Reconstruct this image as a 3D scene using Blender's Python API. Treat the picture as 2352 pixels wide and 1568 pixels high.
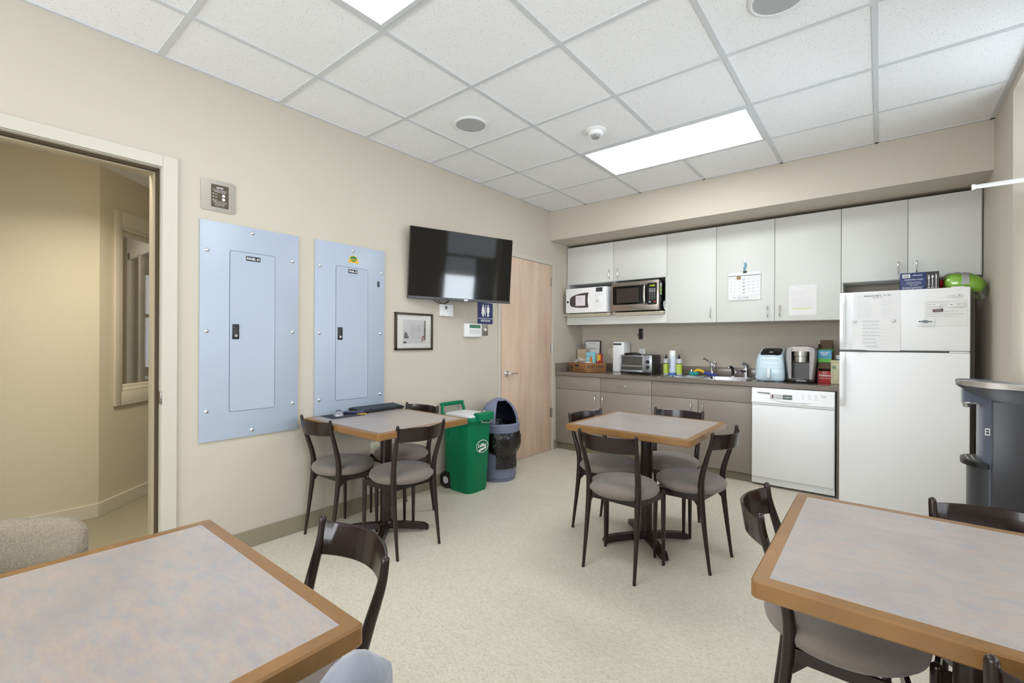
import bpy, bmesh, math, random
from mathutils import Vector, Matrix
random.seed(7)
PI = math.pi
SC = bpy.context.scene
for o in list(bpy.data.objects): bpy.data.objects.remove(o, do_unlink=True)
COL = SC.collection

# ------------------------------------------------------------------ camera
cd = bpy.data.cameras.new('camera'); cam = bpy.data.objects.new('camera', cd); COL.objects.link(cam)
yaw, roll = math.radians(-38.82), math.radians(.278)
fw = Vector((math.sin(yaw), math.cos(yaw), 0)); rt = Vector((math.cos(yaw), -math.sin(yaw), 0)); up = rt.cross(fw)
r2 = math.cos(roll)*rt + math.sin(roll)*up; u2 = -math.sin(roll)*rt + math.cos(roll)*up
cam.matrix_world = Matrix(((r2.x,u2.x,-fw.x,2.927),(r2.y,u2.y,-fw.y,0),(r2.z,u2.z,-fw.z,1.237),(0,0,0,1)))
cd.sensor_width = 36; cd.lens = 36*1048.46/2352; cd.clip_start = .05
SC.camera = cam
# ------------------------------------------------------------------ world, lights, exposure
w = bpy.data.worlds.new('world'); SC.world = w; w.use_nodes = True
w.node_tree.nodes['Background'].inputs[0].default_value = (.93,.97,1,1)
w.node_tree.nodes['Background'].inputs[1].default_value = 2.0
SC.view_settings.view_transform = 'Standard'; SC.view_settings.look = 'None'
SC.view_settings.exposure = 0.03; SC.view_settings.gamma = 1; SC.view_settings.use_curve_mapping = False
def area(name, loc, rot, sx, sy, power, col):
    l = bpy.data.lights.new(name,'AREA'); l.shape='RECTANGLE'; l.size=sx; l.size_y=sy; l.energy=power; l.color=col
    o = bpy.data.objects.new(name,l); COL.objects.link(o); o.location=loc; o.rotation_euler=rot; return o
DAY = (.90,.95,1.0)
def window_light(name, loc, az, tilt, sx, sy, power):
    """area light just outside a window; az 90 = shining toward -x, 0 = toward +y; tilt = upward part of the light"""
    d = Vector((-math.sin(math.radians(az)), math.cos(math.radians(az)), math.tan(math.radians(tilt)))).normalized()
    o = area(name, loc, (0,0,0), sx, sy, power, DAY); o.rotation_euler = d.to_track_quat('-Z','Z').to_euler(); return o
window_light('daylight_window_near', (3.95,1.25,1.45), 90, 30, 2.0,1.6, 24)
window_light('daylight_window_far', (3.95,3.3,1.4), 90, 35, .8,1.5, 75)
window_light('daylight_window_behind', (3.95,-1.35,1.55), 90, 12, 2.0,1.6, 16)
window_light('fill_light_rear_wall', (1.75,-3.0,1.55), 0, 14, 2.6,1.6, 108)  # added fill light from behind the camera, brightens cabinets and refrigerator
hl = area('hall_lamp', (-.38,.72,2.43), (0,0,0), .3,.3, 21, (1,.90,.77)); hl.data.spread = math.radians(140)
area('vestibule_fill', (-2.6,.6,2.43), (0,0,0), .3,.3, 9, (1,.90,.77))  # added fill light, no fixture; lifts the dark vestibule
area('office_fill', (-4.0,2.4,2.5), (0,0,0), 1.0,1.0, 160, (1,.93,.82))  # added unseen fill light that brightens the office behind the glass
LAMP = 11.0     # radiance of the ceiling panels

# ------------------------------------------------------------------ materials
def lin(c):
    out=[]
    for v in c[:3]:
        v/=255.; out.append(v/12.92 if v<=.04045 else ((v+.055)/1.055)**2.4)
    return (*out,1)
MATS={}
def mat(name, rgb, rough=.5, metal=0, spec=.5, noise=None, bump=None, coat=0, emit=0, sheen=0, alpha=1):
    """noise=(scale,strength,rgb2[,stretch]) mixes a second colour; bump=(scale,strength)"""
    if name in MATS: return MATS[name]
    m = bpy.data.materials.new(name); m.use_nodes=True; nt=m.node_tree; b=nt.nodes['Principled BSDF']
    b.inputs['Base Color'].default_value=lin(rgb); b.inputs['Roughness'].default_value=rough
    b.inputs['Metallic'].default_value=metal; b.inputs['Specular IOR Level'].default_value=spec
    b.inputs['Coat Weight'].default_value=coat; b.inputs['Sheen Weight'].default_value=sheen; b.inputs['Alpha'].default_value=alpha
    if emit: b.inputs['Emission Color'].default_value=lin(rgb); b.inputs['Emission Strength'].default_value=emit
    tc=nt.nodes.new('ShaderNodeTexCoord')
    if noise:
        mp=nt.nodes.new('ShaderNodeMapping'); nt.links.new(tc.outputs['Object'],mp.inputs[0])
        if len(noise)>3: mp.inputs['Scale'].default_value=noise[3]
        n=nt.nodes.new('ShaderNodeTexNoise'); n.inputs['Scale'].default_value=noise[0]; n.inputs['Detail'].default_value=6; n.inputs['Roughness'].default_value=.65
        nt.links.new(mp.outputs[0],n.inputs['Vector'])
        cr=nt.nodes.new('ShaderNodeValToRGB'); cr.color_ramp.elements[0].position=.5-noise[1]; cr.color_ramp.elements[1].position=.5+noise[1]
        cr.color_ramp.elements[0].color=lin(rgb); cr.color_ramp.elements[1].color=lin(noise[2])
        nt.links.new(n.outputs[0],cr.inputs[0]); nt.links.new(cr.outputs[0],b.inputs['Base Color'])
    if bump:
        n=nt.nodes.new('ShaderNodeTexNoise'); n.inputs['Scale'].default_value=bump[0]; n.inputs['Detail'].default_value=3
        nt.links.new(tc.outputs['Object'],n.inputs['Vector'])
        bp=nt.nodes.new('ShaderNodeBump'); bp.inputs['Strength'].default_value=bump[1]; bp.inputs['Distance'].default_value=.01
        nt.links.new(n.outputs[0],bp.inputs['Height']); nt.links.new(bp.outputs[0],b.inputs['Normal'])
    MATS[name]=m; return m
def ramp_mix(m, stack, base):
    """stack of (kind,scale,pos0,pos1,rgb,stretch) masks laid over base colour"""
    nt=m.node_tree; b=nt.nodes['Principled BSDF']; tc=nt.nodes.new('ShaderNodeTexCoord')
    prev=nt.nodes.new('ShaderNodeRGB'); prev.outputs[0].default_value=lin(base); prev=prev.outputs[0]
    for kind,scale,p0,p1,rgb,st in stack:
        mp=nt.nodes.new('ShaderNodeMapping'); mp.inputs['Scale'].default_value=st; mp.inputs['Location'].default_value=(scale*.37,scale*.11,1.3); nt.links.new(tc.outputs['Object'],mp.inputs[0])
        if kind=='noise':
            n=nt.nodes.new('ShaderNodeTexNoise'); n.inputs['Detail'].default_value=5; n.inputs['Roughness'].default_value=.6
        else:
            n=nt.nodes.new('ShaderNodeTexVoronoi')
        n.inputs['Scale'].default_value=scale; nt.links.new(mp.outputs[0],n.inputs['Vector'])
        cr=nt.nodes.new('ShaderNodeMapRange'); cr.inputs['From Min'].default_value=p0; cr.inputs['From Max'].default_value=p1
        nt.links.new(n.outputs['Fac' if kind=='noise' else 'Distance'],cr.inputs[0])
        mx=nt.nodes.new('ShaderNodeMix'); mx.data_type='RGBA'; nt.links.new(cr.outputs[0],mx.inputs['Factor'])
        nt.links.new(prev,mx.inputs[6]); mx.inputs[7].default_value=lin(rgb); prev=mx.outputs[2]
    nt.links.new(prev,b.inputs['Base Color'])
def glassmat(name, tint=(1,1,1), gloss=.1, rough=.02):
    m=bpy.data.materials.new(name); m.use_nodes=True; nt=m.node_tree; nt.nodes.clear()
    o=nt.nodes.new('ShaderNodeOutputMaterial'); t=nt.nodes.new('ShaderNodeBsdfTransparent'); g=nt.nodes.new('ShaderNodeBsdfGlossy')
    t.inputs[0].default_value=(*tint,1); g.inputs['Roughness'].default_value=rough
    lw=nt.nodes.new('ShaderNodeLayerWeight'); lw.inputs[0].default_value=.3
    ad=nt.nodes.new('ShaderNodeMath'); ad.operation='MULTIPLY_ADD'; ad.inputs[1].default_value=.6; ad.inputs[2].default_value=gloss*.4; nt.links.new(lw.outputs['Fresnel'],ad.inputs[0])
    mx=nt.nodes.new('ShaderNodeMixShader'); nt.links.new(ad.outputs[0],mx.inputs[0]); nt.links.new(t.outputs[0],mx.inputs[1]); nt.links.new(g.outputs[0],mx.inputs[2]); nt.links.new(mx.outputs[0],o.inputs[0])
    MATS[name]=m; return m
wallm=mat('cream_wall_paint',(196,187,172),.6,bump=(220,.06),spec=.35)
hallm=mat('hall_wall_paint',(206,196,172),.7,bump=(180,.15))
trimm=mat('cream_trim_paint',(198,192,178),.45)
hpaint=mat('hall_trim_paint',(208,200,180),.45)
basem=mat('taupe_rubber_base',(143,134,113),.45)
floorm=mat('mottled_sheet_vinyl',(200,196,172),.36,spec=.35,bump=(350,.03))
ramp_mix(floorm,[('noise',7,.35,.7,(221,214,197),(1,1.8,1)),('noise',2.2,.4,.7,(208,201,185),(1,1,1)),('noise',40,.45,.75,(225,220,205),(1,2.4,1)),('noise',75,.48,.74,(184,177,154),(1,2.8,1)),('noise',150,.52,.85,(182,175,155),(1,1.5,1))],(216,208,190))
carpet=mat('speckled_hall_carpet',(190,182,156),.95,noise=(330,.09,(120,110,84)),bump=(500,.5))
tilem=mat('acoustic_ceiling_tile',(218,221,224),.9,spec=.1,bump=(300,.25))
ramp_mix(tilem,[('voronoi',84,.15,.09,(128,131,136),(1,1,.1)),('voronoi',50,.10,.06,(120,122,127),(1,1.3,.1))],(240,241,243))
gridm=mat('white_ceiling_grid',(205,208,211),.45)
diffm=bpy.data.materials.new('lit_diffuser'); diffm.use_nodes=True
_n=diffm.node_tree.nodes['Principled BSDF']; _n.inputs['Emission Color'].default_value=(.96,.985,1,1); _n.inputs['Emission Strength'].default_value=LAMP
white=mat('white_enamel',(246,247,249),.42,spec=.4); whitem=mat('white_plastic',(240,241,242),.35); offw=mat('almond_plastic',(221,214,192),.4)
cabw=mat('off_white_laminate',(220,221,217),.42,spec=.35)
cabt=mat('taupe_laminate',(146,136,127),.45,noise=(160,.2,(141,131,122)))
ctop=mat('taupe_solid_countertop',(128,118,108),.16,noise=(300,.15,(118,108,99)),spec=.55)
toem=mat('olive_toe_kick',(124,117,96),.5)
dark=mat('black_plastic',(26,26,28),.35); blk=mat('black_gloss',(10,10,11),.08,spec=.6); gap=mat('dark_gap',(30,27,22),.9); dgrey=mat('dark_grey_plastic',(62,64,68),.4)
chrome=mat('chrome',(225,226,230),.12,metal=1); nickel=mat('brushed_nickel',(180,178,172),.3,metal=1); steel=mat('stainless_steel',(178,170,162),.28,metal=1,noise=(40,.3,(160,152,145),(1,1,30)))
sinkm=mat('sink_steel',(190,190,192),.22,metal=1)
bronze=mat('espresso_bronze_metal',(28,17,15),.3,spec=.4,coat=.15,noise=(400,.2,(38,24,20)))
bandm=mat('espresso_plywood',(26,15,14),.26,spec=.4,coat=.2,noise=(8,.3,(38,21,17),(1,1,8)))
suede=mat('taupe_suede',(118,107,100),.85,sheen=.25,bump=(500,.25),noise=(14,.2,(127,116,107)))
knit=mat('tan_knit_fabric',(176,162,140),.95,sheen=.2,noise=(260,.12,(140,126,104),(1,1,2.4)),bump=(420,.9))
bluef=mat('blue_grey_fabric',(122,126,136),.9,sheen=.5,noise=(18,.25,(132,134,146)),bump=(40,.3))
lam=mat('marbled_laminate',(190,184,178),.28,spec=.45)
ramp_mix(lam,[('noise',8,.4,.75,(168,152,140),(1,2.2,1)),('noise',15,.42,.75,(142,147,150),(1.2,2.6,1)),('noise',26,.45,.75,(174,154,136),(1,2.6,1)),('noise',48,.45,.8,(158,146,150),(1,3,1)),('noise',3,.5,.8,(142,138,138),(1,1.4,1))],(166,158,152))
wood=mat('honey_oak_edge',(146,106,58),.36,coat=.15,noise=(6,.28,(116,82,44),(1,1,1)),bump=(60,.05))
birch=mat('birch_veneer',(222,198,176),.4,noise=(3.2,.2,(198,168,144),(1,2.6,.35)))
bluep=mat('pale_blue_grey_enamel',(168,180,196),.35,spec=.4)
navy=mat('navy_sign',(38,52,98),.4); wht=mat('white_print',(240,240,240),.5); paper=mat('white_paper',(236,236,236),.8); ink=mat('grey_ink',(120,122,128),.8); inkd=mat('dark_ink',(50,52,60),.8); inkl=mat('light_ink',(184,186,196),.8)
greenb=mat('green_bin_plastic',(0,118,78),.4,spec=.25); greyb=mat('blue_grey_bin_plastic',(118,124,148),.42,bump=(300,.1)); bagm=mat('black_bag_film',(9,9,11),.22,spec=.7,bump=(28,.9))
lcd=mat('lcd_screen',(12,12,12),.06,spec=.55)
kraft=mat('kraft_paper',(190,170,144),.8); cratem=mat('stained_wood_crate',(158,112,68),.6,noise=(20,.2,(138,94,54),(1,1,6)))
glass=glassmat('clear_glass'); film=glassmat('clear_film',(.93,.93,.92),.25,.12); wglass=glassmat('window_glass',(.96,.98,1),.12)
red=mat('red_print',(176,36,40),.45); lime=mat('lime_plastic',(148,214,22),.35,coat=.3); teal=mat('teal_scrubber',(40,168,160),.7,bump=(300,.6)); yel=mat('yellow_plastic',(236,186,30),.5); blue=mat('blue_plastic',(30,58,160),.4)
skyb=mat('sky_blue_card',(130,196,216),.5); grn=mat('green_print',(92,176,60),.5); palebl=mat('pale_blue_plastic',(200,224,236),.3,coat=.3); brown=mat('brown_card',(104,84,64),.8)

# ------------------------------------------------------------------ mesh helpers
def B(): return bmesh.new()
def bx(bm,x0,x1,y0,y1,z0,z1,bev=0,seg=2):
    m=Matrix.Translation(((x0+x1)/2,(y0+y1)/2,(z0+z1)/2))@Matrix.Diagonal((abs(x1-x0),abs(y1-y0),abs(z1-z0),1))
    r=bmesh.ops.create_cube(bm,size=1,matrix=m)
    if bev:
        es={e for v in r['verts'] for e in v.link_edges}
        bmesh.ops.bevel(bm,geom=list(es),offset=bev,segments=seg,profile=.5,affect='EDGES')
    return bm
def rrect(w,h,r,n=5,cx=0,cy=0):
    pts=[]
    for sx,sy,a0 in ((1,1,0),(-1,1,PI/2),(-1,-1,PI),(1,-1,1.5*PI)):
        for i in range(n+1):
            a=a0+i*PI/2/n; pts.append((cx+sx*(w/2-r)+r*math.cos(a),cy+sy*(h/2-r)+r*math.sin(a)))
    return pts
def ell(a,b,n=28,cx=0,cy=0): return [(cx+a*math.cos(2*PI*i/n),cy+b*math.sin(2*PI*i/n)) for i in range(n)]
def prism(bm,poly,z0,z1,ax='z'):
    """extrude 2D polygon; ax='z': (x,y)->z ; ax='y': (x,z) along y ; ax='x': (y,z) along x"""
    f={'z':lambda p,t:(p[0],p[1],t),'y':lambda p,t:(p[0],t,p[1]),'x':lambda p,t:(t,p[0],p[1])}[ax]
    a=[bm.verts.new(f(p,z0)) for p in poly]; b=[bm.verts.new(f(p,z1)) for p in poly]; n=len(poly)
    fs=[bm.faces.new(a[::-1]),bm.faces.new(b)]+[bm.faces.new((a[i],a[(i+1)%n],b[(i+1)%n],b[i])) for i in range(n)]
    bmesh.ops.recalc_face_normals(bm,faces=fs); return bm
def loft(bm,rings,cap0=True,cap1=True,closed=True):
    R=[[bm.verts.new(p) for p in r] for r in rings]; n=len(rings[0]); fs=[]
    for a,b in zip(R,R[1:]):
        for i in range(n if closed else n-1): fs.append(bm.faces.new((a[i],a[(i+1)%n],b[(i+1)%n],b[i])))
    if cap0: fs.append(bm.faces.new(R[0][::-1]))
    if cap1: fs.append(bm.faces.new(R[-1]))
    bmesh.ops.recalc_face_normals(bm,faces=fs); return bm
def catmull(p,n=5):
    p=[Vector(q) for q in p]
    if len(p)<3 or n<2: return p
    out=[]
    for i in range(len(p)-1):
        a=p[max(i-1,0)];b=p[i];c=p[i+1];d=p[min(i+2,len(p)-1)]
        for k in range(n):
            t=k/n; out.append(.5*((2*b)+(c-a)*t+(2*a-5*b+4*c-d)*t*t+(3*b-a-3*c+d)*t**3))
    out.append(p[-1]); return out
def tube(bm,pts,r,n=10,smooth=5,cap=True,dome=False):
    """sweep; r number or list per control point"""
    pr=[(*p,(r if not hasattr(r,'__len__') else r[i])) for i,p in enumerate(pts)]
    q=catmull([Vector(p) for p in pr],smooth) if smooth>1 and len(pr)>2 else [Vector(p) for p in pr]
    P=[Vector(v[:3]) for v in q]; rad=[max(v[3],1e-5) for v in q]; rings=[]; nrm=None
    for i,c in enumerate(P):
        t=(P[min(i+1,len(P)-1)]-P[max(i-1,0)]).normalized()
        if nrm is None: nrm=t.orthogonal().normalized()
        nrm=(nrm-t*nrm.dot(t)).normalized(); bi=t.cross(nrm)
        rings.append([c+rad[i]*(math.cos(2*PI*k/n)*nrm+math.sin(2*PI*k/n)*bi) for k in range(n)])
        if dome and i==len(P)-1:
            for s in (.5,.8,.97): 
                rr=rad[i]*math.sqrt(1-s*s); rings.append([c+t*rad[i]*s+rr*(math.cos(2*PI*k/n)*nrm+math.sin(2*PI*k/n)*bi) for k in range(n)])
    return loft(bm,rings,cap,cap)
def cyl(bm,a,b,r0,r1=None,n=20): return tube(bm,[a,b],[r0,r0 if r1 is None else r1],n,1)
def lathe(bm,prof,c=(0,0,0),n=32,cap=True,sx=1,sy=1):
    rings=[[(c[0]+sx*r*math.cos(2*PI*k/n),c[1]+sy*r*math.sin(2*PI*k/n),c[2]+z) for k in range(n)] for r,z in prof]
    return loft(bm,rings,cap,cap)
def curtain(bm,rows): return loft(bm,rows,False,False,closed=False)

# ------------------------------------------------------------------ object helpers
WM={}
def T(x=0,y=0,z=0,rz=0): return Matrix.Translation((x,y,z))@Matrix.Rotation(rz,4,'Z')
def basis(o,r,u):
    r=Vector(r).normalized(); u=Vector(u).normalized(); n=r.cross(u)
    return Matrix(((r.x,u.x,n.x,o[0]),(r.y,u.y,n.y,o[1]),(r.z,u.z,n.z,o[2]),(0,0,0,1)))
def onleft(y,z,x=0.0): return basis((x,y,z),(0,1,0),(0,0,1))     # local u along +y, v up, w into room
def onback(x,z,y): return basis((x,y,z),(1,0,0),(0,0,1))        # local u along +x, v up, w toward the camera side
def tag(o,label=None,cat=None,group=None,kind=None):
    if label: o['label']=label
    if cat: o['category']=cat
    if group: o['group']=group
    if kind: o['kind']=kind
    return o
def thing(name,label,cat,M=None,group=None):
    o=bpy.data.objects.new(name,None); COL.objects.link(o); o.empty_display_size=.05
    M=M or Matrix(); o.matrix_world=M; WM[o.name]=M; return tag(o,label,cat,group)
def obj(name,bm,m,parent=None,world=False,M=None,smooth=True,label=None):
    """bm is in the parent's local frame (or in world coordinates with world=True)"""
    W=WM[parent.name] if parent else (M or Matrix())
    if world: bm.transform(W.inverted())
    me=bpy.data.meshes.new(name); bm.normal_update(); bm.to_mesh(me); bm.free()
    me.materials.append(m)
    if smooth:
        me.shade_smooth()
        try: me.set_sharp_from_angle(angle=math.radians(38))
        except Exception: pass
    o=bpy.data.objects.new(name,me); COL.objects.link(o)
    if parent: o.parent=parent
    else: o.matrix_world=W
    WM[o.name]=W
    if label: o['label']=label
    return o
def struct(name,bm,m,parent=None,smooth=False): 
    o=obj(name,bm,m,parent,smooth=smooth); 
    if not parent: o['kind']='structure'
    return o
def text(s,h,m,parent,u,v,w=.001,width=None,align='CENTER',name='lettering',ex=.0004,shear=0,rot=0,bold=0):
    c=bpy.data.curves.new('t','FONT'); c.body=s; c.size=1; c.align_x=align; c.align_y='CENTER'; c.extrude=0; c.shear=shear; c.resolution_u=3; c.offset=bold
    o=bpy.data.objects.new('t',c); COL.objects.link(o); bpy.context.view_layer.update()
    me=bpy.data.meshes.new_from_object(o.evaluated_get(bpy.context.evaluated_depsgraph_get())); bpy.data.objects.remove(o); bpy.data.curves.remove(c)
    bm=B(); bm.from_mesh(me); bpy.data.meshes.remove(me)
    xs=[p.co.x for p in bm.verts]; ys=[p.co.y for p in bm.verts]; W=max(xs)-min(xs)
    k=h/.73; kx=k if width is None else width/W
    cy=(max(ys)+min(ys))/2 if s.upper()==s else .0
    cx=(max(xs)+min(xs))/2 if align=='CENTER' else min(xs)
    bm.transform(Matrix.Translation((u,v,w))@Matrix.Rotation(rot,4,'Z')@Matrix.Diagonal((kx,k,1,1))@Matrix.Translation((-cx,-cy,0)))
    return obj(name,bm,m,parent,smooth=False)
def lines(bm,u0,u1,v,h=.0012,w=.0012,words=True,rg=None):
    """one line of unreadable small print, broken into words"""
    rg=rg or random; x=u0
    while x<u1-.002:
        L=rg.uniform(.006,.02)*(1 if u1-u0>.05 else .5) if words else u1-u0
        L=min(L,u1-x); bx(bm,x,x+L,v-h/2,v+h/2,w,w+.0002); x+=L+.003
def ring(bm,a,b,t,z0,z1,n=32,cx=0,cy=0):
    o=ell(a,b,n,cx,cy); i=ell(a-t,b-t,n,cx,cy)
    for k in range(n):
        j=(k+1)%n; prism(bm,[o[k],o[j],i[j],i[k]],z0,z1)

# ================================================================== ROOM SHELL
H=2.72; XR=3.51; YB=5.06; YN=-2.6
struct('floor',bx(B(),-.065,XR+.24,YN,YB,-.05,0),floorm)
b=bx(B(),-5.2,-.065,-1.6,4.2,-.05,0); struct('floor_hall',b,carpet)
ceil=struct('ceiling',bx(B(),0,XR,YN,YB,H,H+.08),tilem)
b=B()
for i in range(-1,6):
    x=.466+.61*i
    if .1<x<3.5: bx(b,x-.012,x+.012,YN,4.317,H-.006,H)
for j in range(-5,7):
    y=.695+.61*j
    if y<4.3: bx(b,0,XR,y-.012,y+.012,H-.0055,H)
bx(b,0,.02,YN,4.317,H-.006,H); bx(b,0,XR,4.297,4.317,H-.006,H); bx(b,XR-.022,XR,YN,4.317,H-.006,H)
struct('ceiling_grid',b,gridm,ceil)
# left wall with the open doorway
b=B(); bx(b,-.13,0,YN,-.2,0,H); bx(b,-.13,0,-.2,.712,2.14,H); bx(b,-.13,0,.712,YB,0,H); wl=struct('wall_left',b,wallm)
struct('wall_back',bx(B(),-.13,XR+.24,YB,YB+.12,0,H+.08),wallm)
b=B(); bx(b,-.13,.45,YN-.12,YN,0,H+.08); bx(b,3.05,XR+.24,YN-.12,YN,0,H+.08); bx(b,.45,3.05,YN-.12,YN,0,.8); bx(b,.45,3.05,YN-.12,YN,2.45,H+.08); struct('wall_front',b,wallm)
b=B()
for q in ((.45,.5,.8,2.45),(3.0,3.05,.8,2.45),(1.72,1.78,.8,2.45),(.45,3.05,.8,.85),(.45,3.05,2.4,2.45)): bx(b,q[0],q[1],YN-.09,YN-.04,q[2],q[3])
struct('window_7',b,trimm)  # unseen window added behind the camera to let the rear fill light in
# right wall with three window recesses
wins=[(2.9,3.77),(.25,2.25),(-2.35,-.35)]
b=B(); zs,zt=.86,2.66
segs=[(3.77,YB),(2.25,2.9),(-.35,.25),(YN,-2.35)]
for y0,y1 in segs: bx(b,XR,XR+.24,y0,y1,0,H)
for y0,y1 in wins: bx(b,XR,XR+.24,y0,y1,0,zs); bx(b,XR,XR+.24,y0,y1,zt,H)
struct('wall_right',b,wallm)
for n,(y0,y1) in enumerate(wins,1):
    b=B()
    for a,c in ((y0,y0+.045),(y1-.045,y1)): bx(b,XR+.17,XR+.23,a,c,zs,zt)
    for a,c in ((zs,zs+.045),(zt-.045,zt),(2.02,2.07)): bx(b,XR+.17,XR+.23,y0,y1,a,c)
    if y1-y0>1.2: m_=(y0+y1)/2; bx(b,XR+.17,XR+.23,m_-.025,m_+.025,zs,zt)
    wf=struct('window_%d'%n,b,trimm); struct('window_glass',bx(B(),XR+.197,XR+.203,y0+.04,y1-.04,zs+.04,zt-.04),wglass,wf)
    struct('window_sill',bx(B(),XR-.02,XR+.2,y0,y1,zs-.0005,zs+.022,.004),trimm,wf)
# soffit
struct('trim_1',bx(B(),0,XR,4.317,YB,2.382,H),wallm)
# base along the left wall
struct('baseboard_left',bx(B(),0,.008,.778,3.405,0,.105,.003),basem)
b=bx(B(),0,.008,4.395,4.5,0,.105,.003); bx(b,XR-.008,XR,2.25,YB,0,.105); struct('baseboard_back',b,basem)

# hallway behind the open doorway
dx,dy=-.690,.724     # direction of the diagonal wall
def diag(s,off=0): return (-1.32+dx*s-off*dy*1, .677+dy*s+off*dx*1)
DW=basis((-1.32,.677,0),(dx,dy,0),(0,0,1))
# local frame: u = s , normal faces the kitchen side
def dbx(b,s0,s1,z0,z1,w0,w1,bev=0): return bx(b,s0,s1,z0,z1,w0,w1,bev)
HC=2.455
struct('wall_hall',bx(B(),-1.44,-1.32,-1.6,.677,0,2.72),hallm)
b=B(); S0,S1,Z0,Z1=.185,.86,.85,2.075
dbx(b,0,S0,0,2.72,-.12,0); dbx(b,S1,2.6,0,2.72,-.12,0); dbx(b,S0,S1,0,Z0,-.12,0); dbx(b,S0,S1,Z1,2.72,-.12,0)
bm=b; o=obj('wall_diagonal',bm,hallm,M=DW,smooth=False); o['kind']='structure'
b=B()
for s0,s1,z0,z1 in ((S0-.06,S0,Z0-.1,Z1+.11),(S1,S1+.06,Z0-.1,Z1+.11),(S0,S1,Z0-.1,Z0),(S0,S1,Z1,Z1+.11)): dbx(b,s0,s1,z0,z1,0,.016,.002)
for s0,s1,z0,z1 in ((S0,S0+.018,Z0,Z1),(S1-.018,S1,Z0,Z1),(S0,S1,Z0,Z0+.02),(S0,S1,Z1-.02,Z1)): dbx(b,s0,s1,z0,z1,-.1,.008,.002)
for s0,s1,z0,z1 in ((S0,S1,Z0,Z0+.045),(S0,S1,Z1-.045,Z1)): dbx(b,s0,s1,z0,z1,-.08,-.03,.002)
o=obj('window_4',b,hpaint,M=DW); o['kind']='structure'
g=obj('window_glass',dbx(B(),S0,S1,Z0,Z1,-.058,-.053),glass,o); 
b=bx(B(),-1.32,-1.305,-1.6,.677,0,.097,.003); struct('baseboard_hall',b,hpaint)
b=dbx(B(),-.004,2.6,0,.097,0,.014,.003); o=obj('baseboard_diagonal',b,hpaint,M=DW,smooth=False); o['kind']='structure'
struct('ceiling_hall',bx(B(),-5.2,-.13,-1.6,4.2,HC,HC+.05),tilem)
struct('wall_hall_end',bx(B(),-1.44,-.13,-1.7,-1.6,0,2.6),hallm)
struct('wall_hall_far',bx(B(),-3.3,-.13,4.2,4.3,0,2.6),hallm)
# rooms behind the diagonal window
b=B(); bx(b,-3.62,-3.5,-1.6,1.25,0,2.5); struct('wall_vestibule',b,mat('brown_wall',(150,128,98),.7))
b=B(); bx(b,-3.62,-3.3,1.25,1.35,0,2.5); bx(b,-3.3,-1.95,1.25,1.35,2.1,2.5); bx(b,-2.25,-1.9,1.25,1.35,0,2.1); struct('wall_partition',b,hallm)
b=B()
for x0,x1,z0,z1 in ((-3.34,-3.25,0,2.16),(-2.9,-2.84,0,2.1),(-2.3,-2.2,0,2.16),(-3.34,-2.2,2.08,2.17),(-3.3,-2.25,0,.1)): bx(b,x0,x1,1.225,1.27,z0,z1,.003)
o=struct('window_5',b,hpaint); struct('window_glass',bx(B(),-3.25,-2.3,1.243,1.248,.1,2.08),glass,o)
b=B(); bx(b,-5.2,-5.1,1.25,4.2,0,.8); bx(b,-5.2,-5.1,1.25,4.2,2.2,2.6); bx(b,-5.2,-5.1,1.25,1.42,.8,2.2); bx(b,-5.2,-5.1,3.2,4.2,.8,2.2); struct('wall_office',b,mat('office_white',(228,224,212),.7))
b=B()
for y0,y1,z0,z1 in ((1.42,3.2,.8,.85),(1.42,3.2,2.15,2.2),(1.42,3.2,1.55,1.6),(1.42,1.47,.8,2.2),(2.0,2.05,.8,2.2),(3.15,3.2,.8,2.2)): bx(b,-5.16,-5.12,y0,y1,z0,z1)
struct('window_6',b,trimm)
struct('wall_office_far',bx(B(),-5.2,-3.3,4.2,4.3,0,2.6),hallm)
# desk and dark office chair glimpsed through the glass
t=thing('desk','white desk seen through the two hall windows','desk',T(-4.55,1.9))
obj('tabletop',bx(B(),-.3,.3,-.5,.7,.71,.74,.004),whitem,t)
for x in (-.27,.27):
    for y in (-.46,.66): obj('leg',bx(B(),x-.02,x+.02,y-.02,y+.02,0,.71),nickel,t)
t=thing('office_chair','dark office chair seen through the hall window','chair',T(-3.85,1.72,0,.4))
obj('backrest',bx(B(),-.05,.0,-.21,.21,.55,1.08,.03,3),dark,t); obj('seat',bx(B(),-.02,.42,-.22,.22,.43,.51,.03,3),dark,t)
obj('column',cyl(B(),(.2,0,.06),(.2,0,.43),.025),nickel,t)
b=B()
for k in range(5): a=k*2*PI/5; tube(b,[(.2,0,.07),(.2+.28*math.cos(a),.28*math.sin(a),.03)],[.02,.012],8,1); lathe(b,[(.018,-.018),(.024,0),(.018,.018)],(.2+.28*math.cos(a),.28*math.sin(a),.024),10)
obj('base',b,dark,t); obj('back_support',tube(B(),[(.1,0,.43),(-.04,0,.44),(-.06,0,.6)],.015,8),dark,t)

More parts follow.
